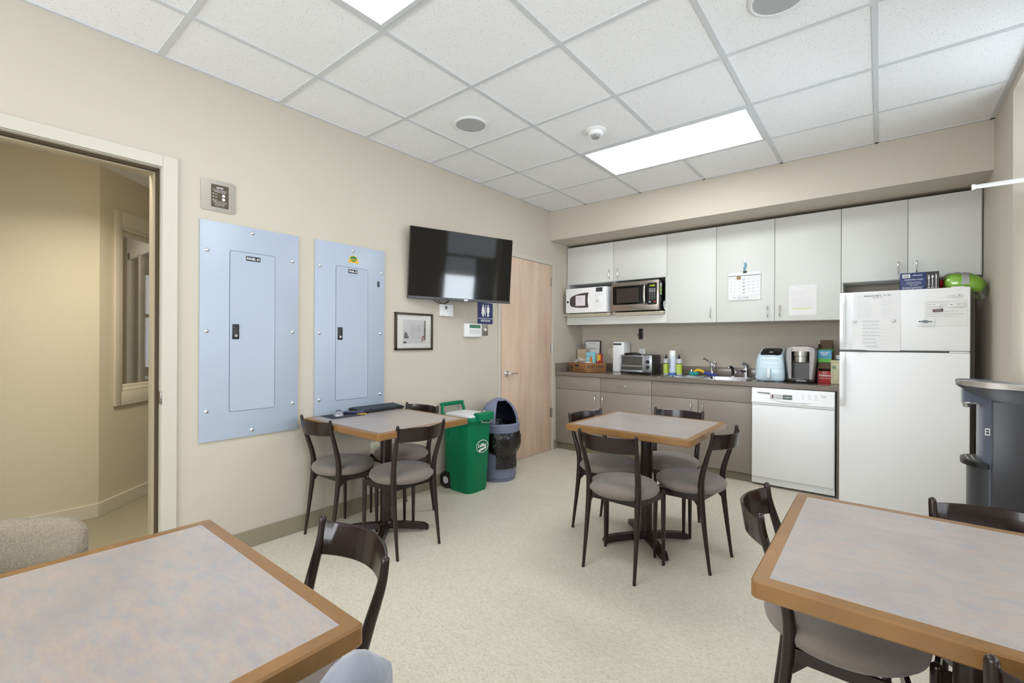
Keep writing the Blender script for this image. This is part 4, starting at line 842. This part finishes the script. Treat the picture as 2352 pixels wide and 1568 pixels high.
obj('bag',bx(B(),-.032,.042,-.045,.045,0,.185,.008),mat('cream_green_print',(176,172,132),.6,noise=(30,.1,(206,204,176),(3,3,.3))),t); obj('rolled_top',bx(B(),-.036,.042,-.03,.03,.182,.2,.006),mat('beige_fold',(196,190,160),.6),t)
b=B(); ring(b,.015,.015,.004,0,.001,22); prism(b,ell(.006,.006,12),0,.001); b.transform(basis((-.008,-.0455,.14),(1,0,0),(0,0,1))); obj('emblem',b,mat('sea_green_print',(40,116,110),.5),t,smooth=False)
t=thing('creamer_bottle','white and dark blue bottle leaning behind the coffee bag','bottle',T(2.65,4.83,CZ)); obj('bottle',lathe(B(),[(.028,0),(.03,.01),(.03,.17),(.02,.2),(.015,.205),(.0005,.205)],n=20),mat('deep_blue_print',(36,70,120),.4),t); obj('cap',lathe(B(),[(.02,.205),(.02,.24),(.0005,.243)],n=20),whitem,t)

# ================================================================== TABLES
def table(cx,cy,wx,wy,label,base_rot=PI/4,zt=.735):
    t=thing('dining_table',label,'table',T(cx,cy,0),'square pedestal tables with wood edging')
    hx,hy,e=wx/2,wy/2,.031
    obj('laminate_top',bx(B(),-hx+e,hx-e,-hy+e,hy-e,zt-.034,zt),lam,t,smooth=False)
    b=B(); z0,z1=zt-.038,zt+.0004
    def loop(ww,hh_,r,z): return [(x,y,z) for x,y in rrect(2*ww,2*hh_,r,4)]
    q_=.004; R=[loop(hx-e,hy-e,.002,z0),loop(hx-q_,hy-q_,.008,z0),loop(hx-.0015,hy-.0015,.012,z0+.0022),loop(hx,hy,.013,z0+q_),loop(hx,hy,.013,z1-q_),loop(hx-.0015,hy-.0015,.012,z1-.0022),loop(hx-q_,hy-q_,.008,z1),loop(hx-e,hy-e,.002,z1),loop(hx-e,hy-e,.002,z0)]
    loft(b,R,False,False); bmesh.ops.remove_doubles(b,verts=b.verts,dist=1e-6); bmesh.ops.recalc_face_normals(b,faces=b.faces)
    obj('wood_edge',b,wood,t)
    obj('column',cyl(B(),(0,0,.055),(0,0,zt-.05),.036,n=28),bronze,t); obj('mounting_plate',bx(B(),-.16,.16,-.16,.16,zt-.05,zt-.0385,.003),dark,t)
    obj('column_collar',lathe(B(),[(.046,.05),(.046,.066),(.038,.074)],n=28,cap=False),bronze,t)
    b=B()
    for k in range(4):
        a=base_rot+k*PI/2; c,s=math.cos(a),math.sin(a); L=.275; rings=[]
        for d,hw,zt_,zb in ((.02,.03,.062,.03),(.12,.026,.06,.024),(.2,.024,.054,.018),(.25,.024,.046,.012),(.275,.018,.03,.012)):
            rings.append([(d*c-hw*s,d*s+hw*c,zb),(d*c-hw*.75*s,d*s+hw*.75*c,zt_),(d*c+hw*.75*s,d*s-hw*.75*c,zt_),(d*c+hw*s,d*s-hw*c,zb)])
        loft(b,rings)
    q=obj('cross_base',b,bronze,t)
    for k in range(4):
        a=base_rot+k*PI/2; obj('leveller',lathe(B(),[(.012,0),(.012,.006),(.005,.008),(.005,.02),(.0005,.02)],(.248*math.cos(a),.248*math.sin(a),0),12),chrome,t)
    return t
table(.434,1.80,.812,.69,'wood-edged square table against the left wall with the keyboard on it')
table(1.805,2.735,.75,.70,'wood-edged square table in the middle with four chairs tucked round it')
table(1.84,.10,.755,.74,'wood-edged table filling the lower left corner of the photo')
table(3.095,1.435,.76,.725,'wood-edged table in the lower right corner near the water cooler')

# ================================================================== CHAIRS
def make_chair():
    t=thing('dining_chair','x','chair',None,'bentwood-back cafe chairs')
    for s in (-1,1):
        obj('rear_leg',tube(B(),[(s*.15,0,.0),(s*.1475,.03,.22),(s*.145,.05,.40),(s*.1465,.048,.50),(s*.155,.018,.61),(s*.163,-.010,.70),(s*.166,-.018,.755)],[.008,.0125,.0165,.016,.0135,.011,.0095],14,5,dome=True),bronze,t)
    for s in (-1,1):
        obj('front_leg',tube(B(),[(s*.18,.303,0),(s*.179,.302,.22),(s*.178,.30,.41)],[.0078,.012,.0135],14,3,dome=True),bronze,t)
    b=B()
    for s in (-1,1):
        loft(b,[[(s*.150,.055,z) for z in (.375,.41)]+[(s*.139,.055,z) for z in (.41,.375)],[(s*.183,.29,z) for z in (.375,.41)]+[(s*.172,.29,z) for z in (.41,.375)]])
    bx(b,-.14,.14,.05,.062,.375,.41); bx(b,-.172,.172,.294,.306,.375,.41)
    obj('seat_frame',b,bronze,t,smooth=False)
    for q in (-1,1): obj('corner_bracket',prism(B(),[(.06,.376),(.10,.376),(.06,.336)],q*.143-.002,q*.143+.002,'x'),bronze,t,smooth=False)
    prof=[(.02,.402),(.15,.404),(.176,.410),(.19,.424),(.193,.437),(.188,.450),(.172,.462),(.14,.470),(.08,.475),(.0005,.476)]
    obj('seat_cushion',lathe(B(),prof,(0,.176,0),56),suede,t)
    b=B(); R=[]
    n=22
    for i in range(n+1):
        u=-1+2*i/n; bow=.062*(1-u*u)
        def pt(z,off): 
            k=(z-.64)/.11
            return (u*(.157+.008*k)*(1-off*2),-.0-.018*k-bow-off,z)
        zb=.668+.012*(1-u*u)*0; ztp=.749
        R.append([pt(zb,.004),pt(ztp-.003,.004),pt(ztp,0),pt(ztp-.003,-.004),pt(zb,-.004),pt(zb-.003,0)])
    loft(b,R); obj('back_band',b,bandm,t)
    b=B()
    for x,y in ((-.15,0),(.15,0),(-.18,.303),(.18,.303)): cyl(b,(x,y,0),(x,y,.012),.0085,n=12)
    obj('foot_cap',b,dark,t)
    return t
proto=make_chair(); first=[True]
def chair(x,y,deg,label):
    if first[0]: r=proto; first[0]=False
    else:
        r=proto.copy(); COL.objects.link(r)
        for ch in list(proto.children):
            c=ch.copy(); COL.objects.link(c); c.parent=r
    r.matrix_world=T(x,y,0,math.radians(deg)); r['label']=label; return r
chair(.222,1.451,1.2,'dark chair at the near side of the wall table, beside the electrical panel')
chair(.238,2.243,183,'dark chair behind the keyboard table, next to the green bin')
chair(.828,1.75,87.4,'dark chair with its back to the room at the keyboard table')
chair(1.811,2.205,-1.5,'dark chair at the near side of the middle table, seat facing the kitchen')
chair(1.363,2.779,-99.9,'dark chair at the left side of the middle table')
chair(2.249,2.704,82.7,'dark chair at the right side of the middle table')
chair(1.817,3.254,180.6,'dark chair at the far side of the middle table, nearest the cabinets')
chair(1.916,.609,173.7,'glossy dark chair at the far edge of the lower left table')
chair(2.67,1.587,-83.1,'dark chair pushed under the left edge of the lower right table')
chair(3.222,1.889,180,'dark chair between the lower right table and the water cooler')
chair(3.228,1.017,0,'dark chair at the near edge of the lower right table, cut by the corner')

def padded(name,label,M,m,w=.25,zt=.80,zh=.125,th=.035,bow=.12,lump=0,seat=(0,.2,.225),fl=(-.2,.2,.40)):
    t=thing(name,label,'chair',M); b=B(); R=[]; n=70
    for i in range(n+1):
        u=-1+2*i/n; e=max(0,abs(u)-.86)/.14; sc=math.sqrt(max(.02,1-e*e)); y=-bow*(1-u*u); hh=zh/2*(.9+.1*sc)*(1-.25*e); tt=th*sc
        if lump: f_=1-lump*math.exp(-((u-.55)/.1)**2); hh*=f_*(1-.35*max(0,u-.8)/.2); tt*=f_; e=max(0,abs(u)-.6)/.4; tt*=math.sqrt(max(.05,1-e*e))/sc
        k=[]
        for j in range(20):
            a=2*PI*j/20; ca,sa=math.cos(a),math.sin(a); k.append((w*u+0*ca,y+tt*math.copysign(abs(ca)**.7,ca),zt-zh/2+hh*math.copysign(abs(sa)**.7,sa)))
        R.append(k)
    loft(b,R); obj('back_pad',b,m,t)
    for s in (-1,1):
        obj('rear_leg',tube(B(),[(s*.2,-.02,0),(s*.2,.0,.42),(s*.2,-.045,zt-zh*.55)],[.012,.017,.014],12,4),bronze,t)
        fx=fl[0] if s<0 else fl[1]; obj('front_leg',tube(B(),[(fx,fl[2],0),(fx,fl[2],.42)],[.012,.016],12,1),bronze,t)
    obj('seat_cushion',lathe(B(),[(.02,.41),(seat[2]-.025,.415),(seat[2],.44),(seat[2]-.005,.465),(seat[2]-.055,.482),(.0005,.485)],(seat[0],seat[1],0),48),m,t)
    b=B(); bx(b,-.2,.2,-.01,.005,.385,.42); bx(b,fl[0],fl[1],fl[2]-.008,fl[2]+.005,.385,.42); bx(b,-.21,-.197,0,fl[2],.385,.42); bx(b,fl[1]-.003,fl[1]+.01,0,fl[2],.385,.42); obj('seat_frame',b,bronze,t)
    b=B(); R=[]
    for i in range(17):
        u=-1+i/8; y=-bow*(1-u*u)-.0; R.append([(w*.96*u,y-.012,zt-zh-.005),(w*.96*u,y-.012,zt-zh+.02),(w*.96*u,y+.014,zt-zh+.02),(w*.96*u,y+.014,zt-zh-.005)])
    loft(b,R); obj('back_rail',b,bronze,t)
    return t
padded('padded_chair','chair with tan knit-covered back at the left of the lower left table',T(1.335,-.005,0,math.radians(-104)),knit,w=.238,zt=.79,zh=.13)
padded('padded_chair','chair with plump blue-grey padded back, cut by the bottom edge',T(2.262,.185,0,math.radians(72)),bluef,w=.26,zt=.785,zh=.15,th=.042,bow=.05,lump=.3,seat=(-.08,.10,.17),fl=(-.2,.05,.20))

# ================================================================== THINGS ON THE WALL-SIDE TABLE
TZ=.7355
tag(obj('mouse_pad',bx(B(),-.085,.085,-.115,.115,0,.003,.001),mat('charcoal_foam',(46,50,58),.85),M=T(.13,1.675,TZ,-.05)),'dark rectangular mouse pad at the left end of the wall table','mouse pad')
t=thing('computer_mouse','silver and black computer mouse on the mouse pad','mouse',T(.125,1.645,TZ+.0035,-.5)); b=B(); R=[]
for i in range(11):
    s=i/10; x=-.052+.104*s; hw=.032*math.sqrt(max(.03,1-(2*s-1)**4)); hz=.033*math.sqrt(max(.03,1-(1.7*s-.75)**2)); R.append([(x,hw*math.cos(PI*k/12),.001+hz*math.sin(PI*k/12)) for k in range(13)])
loft(b,R); obj('shell',b,mat('mouse_silver',(150,152,160),.3,metal=.4),t); b=B(); R=[]
for i in range(8):
    s=.06+i*.07; x=-.052+.104*s; hw=.032*math.sqrt(max(.03,1-(2*s-1)**4)); hz=.033*math.sqrt(max(.03,1-(1.7*s-.75)**2)); aa=[PI*(.3+.4*k/8) for k in range(9)]
    R.append([(x,hw*math.cos(a)*1.0,.0022+hz*math.sin(a)) for a in aa]+[(x,hw*math.cos(a)*.9,-.001+hz*math.sin(a)) for a in aa[::-1]])
loft(b,R); obj('top_shell',b,dark,t); obj('scroll_wheel',cyl(B(),(-.024,-.004,.028),(-.024,.004,.028),.008,n=14),dgrey,t)
t=thing('remote_control','slim dark blue remote control beside the mouse','remote control',T(.13,1.755,TZ+.0035,.85)); obj('shell',bx(B(),-.07,.07,-.018,.018,0,.016,.006,3),mat('indigo_plastic',(34,32,76),.35),t)
b=B(); prism(b,ell(.009,.009,16),.016,.0175)
for k in range(4): bx(b,-.055+k*.012,-.048+k*.012,-.008,-.003,.016,.0175); bx(b,.02+k*.012,.027+k*.012,-.008,.008,.016,.0175)
obj('buttons',b,ink,t)
tag(obj('yellow_note',bx(B(),-.03,.03,-.02,.02,0,.006,.001),yel,M=T(.165,1.785,TZ,.3)),'yellow pad edge between remote control and keyboard','note pad')
t=thing('keyboard','full-size black keyboard along the wall edge of the table','keyboard',T(.10,1.965,TZ,PI/2)); L=.185
b=B(); prism(b,[(-.068,.006),(.07,.012),(.07,.03),(-.068,.018)],-L,L,'x'); obj('case',b,dark,t); b=B()
for r in range(5):
    y=-.055+r*.0235; n=17
    for k in range(n):
        if r==0 and 4<=k<=8: continue
        x=-L+.009+k*(2*L-.018)/n; bx(b,x+.001,x+.0185,y,y+.0195,.0195+.0022*r,.0255+.0022*r)
bx(b,-L+.1,-L+.2,-.055,-.0365,.0195,.0255); obj('keys',b,mat('key_charcoal',(60,68,80),.5),t); b=B()
for x in (-.16,.16): bx(b,x-.015,x+.015,.045,.055,0,.012); bx(b,x-.015,x+.015,-.062,-.055,0,.008)
obj('feet',b,dark,t)

# ================================================================== BINS
t=thing('recycling_bin','green wheeled bin with white oval logo by the left wall','bin',T(.225,2.765,0))
b=B(); rings=[]
for z,x0,x1,hy in ((.0,-.11,.135,.115),(.03,-.115,.14,.12),(.14,-.12,.145,.123),(.145,-.165,.146,.124),(.5,-.17,.16,.135),(.60,-.172,.165,.138)):
    rings.append([(x+(x0+x1)/2,y,z) for x,y in rrect(x1-x0,2*hy,.055,6)])
loft(b,rings); obj('body',b,greenb,t)
b=B(); rings=[[(x-.003,y,z) for x,y in rrect(w_,d_,.06,6)] for z,w_,d_ in ((.585,.355,.295),(.588,.37,.31),(.612,.372,.312),(.622,.36,.3))]; loft(b,rings); obj('rim',b,greenb,t)
b=B(); rings=[[(x-.003,y,z) for x,y in rrect(w_,d_,r_,6)] for z,w_,d_,r_ in ((.622,.33,.27,.06),(.634,.32,.26,.058),(.64,.26,.2,.045),(.642,.1,.08,.02))]; loft(b,rings); obj('lid',b,mat('white_lid',(222,222,224),.4),t)
b=B(); rg=random.Random(31)
for k in range(10):
    y=-.07+.014*k; tube(b,[(.12+rg.uniform(-.02,.02),y-.015,.628),(.14,y,.645+rg.uniform(0,.01)),(.12+rg.uniform(-.02,.02),y+.015,.63)],.008,6,3)
obj('liner_folds',b,mat('milky_film',(214,218,220),.25),t)
obj('front_catch',bx(B(),.135,.205,-.075,.11,.59,.655,.01,3),greenb,t); 
b=B()
tube(b,[(.206,-.05,.60),(.22,-.05,.585),(.22,.05,.575),(.206,.06,.59)],.004,6); obj('wire_bail',b,nickel,t)
obj('side_grip',bx(B(),-.11,.07,-.172,-.13,.585,.612,.008,3),greenb,t)
b=B(); 
for x in (-.09,.05): bx(b,x-.003,x+.003,-.142,-.125,.44,.6,.002)
obj('side_ribs',b,greenb,t)
b=B(); tube(b,[(-.165,-.13,.615),(-.175,-.125,.66),(-.185,-.115,.70)],[.014,.013,.013],8,3); tube(b,[(-.165,.13,.615),(-.175,.125,.66),(-.185,.115,.70)],[.014,.013,.013],8,3)
tube(b,[(-.187,-.13,.70),(-.187,.13,.70)],.014,10,1)
obj('push_handle',b,greenb,t); b=B()
for k in range(15): y=-.1+k*.0143; cyl(b,(-.187,y-.002,.70),(-.187,y+.002,.70),.0165,n=12)
obj('grip_ribs',b,greenb,t)
for s in (-1,1):
    wq=obj('wheel',cyl(B(),(-.14,s*.085,.07),(-.14,s*.115,.07),.07,n=28),dark,t); WM[wq.name]=WM[t.name]; obj('hub',cyl(B(),(-.14,s*.083,.07),(-.14,s*.118,.07),.03,n=18),mat('pale_hub',(196,196,198),.4),wq)
LG=basis((.158,.012,.375),(0,1,0),(0,0,1))@Matrix.Rotation(-.035,4,'X')
b=B(); ring(b,.072,.052,.005,.001,.002,40); prism(b,[(-.045,-.03),(-.03,-.018),(.03,-.012),(.052,-.006),(.045,-.02),(.02,-.028),(-.02,-.034),(-.035,-.044)],.001,.002); b.transform(LG); obj('logo_oval',b,wht,t,smooth=False)
text('LeMay',.03,wht,t,0,0,0,width=.105,shear=.25,bold=.03,name='logo_lettering').data.transform(LG@Matrix.Translation((.0,.008,.0015)))
t=thing('trash_bin','blue-grey cylindrical bin with domed push lid beside the wooden door','bin',T(.232,3.165,0)@Matrix.Diagonal((1.15,1.15,1,1)))
obj('body',lathe(B(),[(.128,0),(.13,.006),(.13,.028),(.137,.034),(.15,.44),(.152,.46)],n=48),greyb,t)
obj('collar',lathe(B(),[(.158,.432),(.163,.436),(.166,.50),(.158,.506),(.15,.505)],n=48,cap=False),greyb,t)
# dome with an opening facing the room
b=B(); N=96; M_=32; VS=[]
ad=math.radians(-22)   # direction of the opening
for j in range(M_+1):
    e=j/M_*PI/2; VS.append([b.verts.new((.156*math.cos(e)*math.cos(2*PI*k/N),.156*math.cos(e)*math.sin(2*PI*k/N),.50+.225*math.sin(e))) for k in range(N)] if j<M_ else None)
topv=b.verts.new((0,0,.725))
def isopen(k,j):
    a=(2*PI*(k+.5)/N-ad+PI)%(2*PI)-PI; e=(j+.5)/M_
    return abs(a)<.66 and .02<e<.74
for j in range(M_-1):
    for k in range(N):
        if not isopen(k,j): b.faces.new((VS[j][k],VS[j][(k+1)%N],VS[j+1][(k+1)%N],VS[j+1][k]))
for k in range(N): b.faces.new((VS[M_-1][k],VS[M_-1][(k+1)%N],topv))
bmesh.ops.recalc_face_normals(b,faces=b.faces); bmesh.ops.solidify(b,geom=list(b.faces),thickness=.006); dm=obj('dome_lid',b,greyb,t); WM[dm.name]=WM[t.name]
b=B(); VS=[[b.verts.new((.146*math.cos(j/M_*PI/2)*math.cos(2*PI*k/N),.146*math.cos(j/M_*PI/2)*math.sin(2*PI*k/N),.50+.213*math.sin(j/M_*PI/2))) for k in range(N)] for j in range(M_)]
for j in range(M_-1):
    for k in range(N):
        if not isopen(k,j): b.faces.new((VS[j][k],VS[j][(k+1)%N],VS[j+1][(k+1)%N],VS[j+1][k]))
b.faces.new(VS[-1]); bmesh.ops.recalc_face_normals(b,faces=b.faces); obj('dome_lining',b,mat('bin_interior',(22,25,42),.6),t)
obj('inner_bag',lathe(B(),[(.143,.50),(.138,.44),(.11,.34),(.06,.28),(.0005,.27)],n=40,cap=False),bagm,t)
b=B(); rg=random.Random(17); R=[]; NB=72
nz=[rg.uniform(-1,1) for _ in range(NB*9)]
for i,(z,r) in enumerate(((.45,.155),(.42,.166),(.39,.170),(.36,.172),(.33,.170),(.30,.160),(.285,.150))):
    row=[]
    for k in range(NB):
        a=2*PI*k/NB; d=((a-ad+PI)%(2*PI))-PI; drop=.055*max(0,math.cos(d))*(i/6.) ; row.append(((r+.006*nz[(i*NB+k)%len(nz)])*math.cos(a),(r+.006*nz[(i*NB+k)%len(nz)])*math.sin(a),z-drop+.004*nz[(k*7+i)%len(nz)]))
    R.append(row)
loft(b,R,False,False); obj('bag_liner',b,bagm,t)
b=B(); R=[]
for i in range(10):
    z=.30-.02*i; R.append([((.153+.003*math.sin(5*k+i)-.0*i)*math.cos(ad+(-.62+1.24*k/14)),(.153+.003*math.sin(5*k+i))*math.sin(ad+(-.62+1.24*k/14)),z) for k in range(15)])
curtain(b,R); bmesh.ops.solidify(b,geom=list(b.faces),thickness=.002); obj('bag_tail',b,bagm,t)

# ================================================================== WATER COOLER
t=thing('water_cooler','black freestanding water cooler with silver-trimmed top by the right wall','water cooler',T(3.38,3.15,0))
charc=mat('charcoal_cooler',(62,63,68),.38); slate=mat('slate_cooler',(92,98,116),.3,coat=.2)
x0=-.055; x1=.115; ya,yb=-.155,.155
obj('side_body',bx(B(),x0+.005,x1,ya,yb,0,.975,.008),charc,t)
obj('front_column',lathe(B(),[(.10,.0),(.10,.985)],(-.02,0,0),40,sx=.62,sy=1.42),slate,t)
b=B(); n=12; R=[]
prof=[(-.158,.0,1.050,1.042),(-.150,.05,1.056,1.03),(-.13,.085,1.058,1.015),(-.09,.12,1.058,.995),(-.05,.142,1.056,.98),(.0,.152,1.052,.968),(.06,.156,1.044,.962),(.116,.156,1.03,.958)]
for x,hy,zt_,zb in prof: R.append([(x,hy*c_,z) for c_,z in ((-1,zb),(-1,(zt_+zb)/2),(-.93,zt_-.004),(-.5,zt_+.004),(0,zt_+.008),(.5,zt_+.004),(.93,zt_-.004),(1,(zt_+zb)/2),(1,zb))])
loft(b,R); obj('top_cover',b,charc,t)
b=B(); R=[]
for i,(x,hy,zt_,zb) in enumerate(prof[:-1]):
    w0=.004+.012*math.sin(PI*(i+.4)/7.5); R.append([(x,-hy*1.004-.001,zt_-.004-.022*math.sin(PI*(i+.5)/8)),(x,-hy*.97,zt_+.001),(x,-hy*.97+w0*1.8,zt_+.004),(x,-hy*.9+w0,zt_-.006)])
loft(b,R); obj('silver_trim',b,mat('champagne_trim',(190,184,176),.25,metal=.8),t)
b=B(); R=[]
for x,hy,zt_ in ((-.135,.03,1.015),(-.125,.06,1.01),(-.09,.09,.995),(-.05,.12,.98)): R.append([(x,-hy,zt_),(x,-hy*.9,.955),(x,hy*.9,.955),(x,hy,zt_)])
loft(b,R); obj('dispenser_head',b,slate,t)
obj('spout',lathe(B(),[(.008,0),(.014,.004),(.014,.012),(.022,.03),(.02,.034)],(-.118,0,.925),20),chrome,t); obj('spout_bracket',bx(B(),-.125,-.06,-.02,.02,.944,.957,.004),chrome,t)
b=B(); R=[[(x-.055,y,z) for x,y in ell(.085,.12,36)] for z in (.655,.68)]; loft(b,R); obj('drip_tray',b,dark,t)
b=B()
for k in range(5): cyl(b,(-.115+.02*k,-.05,.682),(-.115+.02*k,.05,.682),.003,n=6)
obj('drip_grille',b,nickel,t)
b=B(); R=[[(x-.045,y,z) for x,y in ell(a_,.13*a_/.08,40)] for z,a_ in ((0,.10),(.06,.098),(.28,.088),(.36,.08),(.42,.072),(.655,.072))]; loft(b,R); obj('lower_front',b,charc,t)
obj('seam',bx(B(),.052,.058,ya-.0012,ya+.01,.0,.955),gap,t); obj('rear_panel',bx(B(),.06,x1+.001,ya-.003,yb+.003,0,.953,.004),charc,t)
s=thing('cooler_sticker','small white printed sticker on the water cooler column','sticker',basis((3.318,3.02,.83),(1,-.0,0),(0,0,1))); obj('card',bx(B(),-.008,.008,-.016,.016,.0,.001),wht,s); obj('printed_marks',bx(bx(B(),-.005,.005,-.01,-.001,.001,.0014),-.005,.005,.003,.01,.001,.0014),inkd,s)
s.parent=None

# window fittings by the right wall
t=thing('blind_rod','clear plastic rod projecting from the window recess above the refrigerator side','rod',T(3.51,3.32,2.045))
obj('rod',bx(B(),-.205,.16,-.008,.008,-.012,.008,.003),mat('clear_acrylic',(232,234,236),.12,alpha=.8),t); obj('bracket',bx(B(),-.0,.03,-.02,.02,-.02,.03,.004),mat('grey_bracket',(170,172,172),.4),t)
obj('end_cap',bx(B(),-.215,-.203,-.01,.01,-.014,.011,.002),whitem,t); obj('wall_arm',bx(B(),.03,.2,-.01,.01,.0,.02),MATS['grey_bracket'],t)
t=thing('window_blind','pale translucent blind gathered at the far side of the window','blind',T(3.60,3.70,.885))
b=B(); curtain(b,[[(.01*math.sin(k*1.3),-.30+.34*k/30,z) for k in range(31)] for z in (0,1.12)]); bmesh.ops.solidify(b,geom=list(b.faces),thickness=.002); obj('fabric',b,mat('pale_blind',(206,210,204),.6),t); obj('head_rail',bx(B(),-.02,.02,-.31,.05,1.12,1.15),trimm,t)
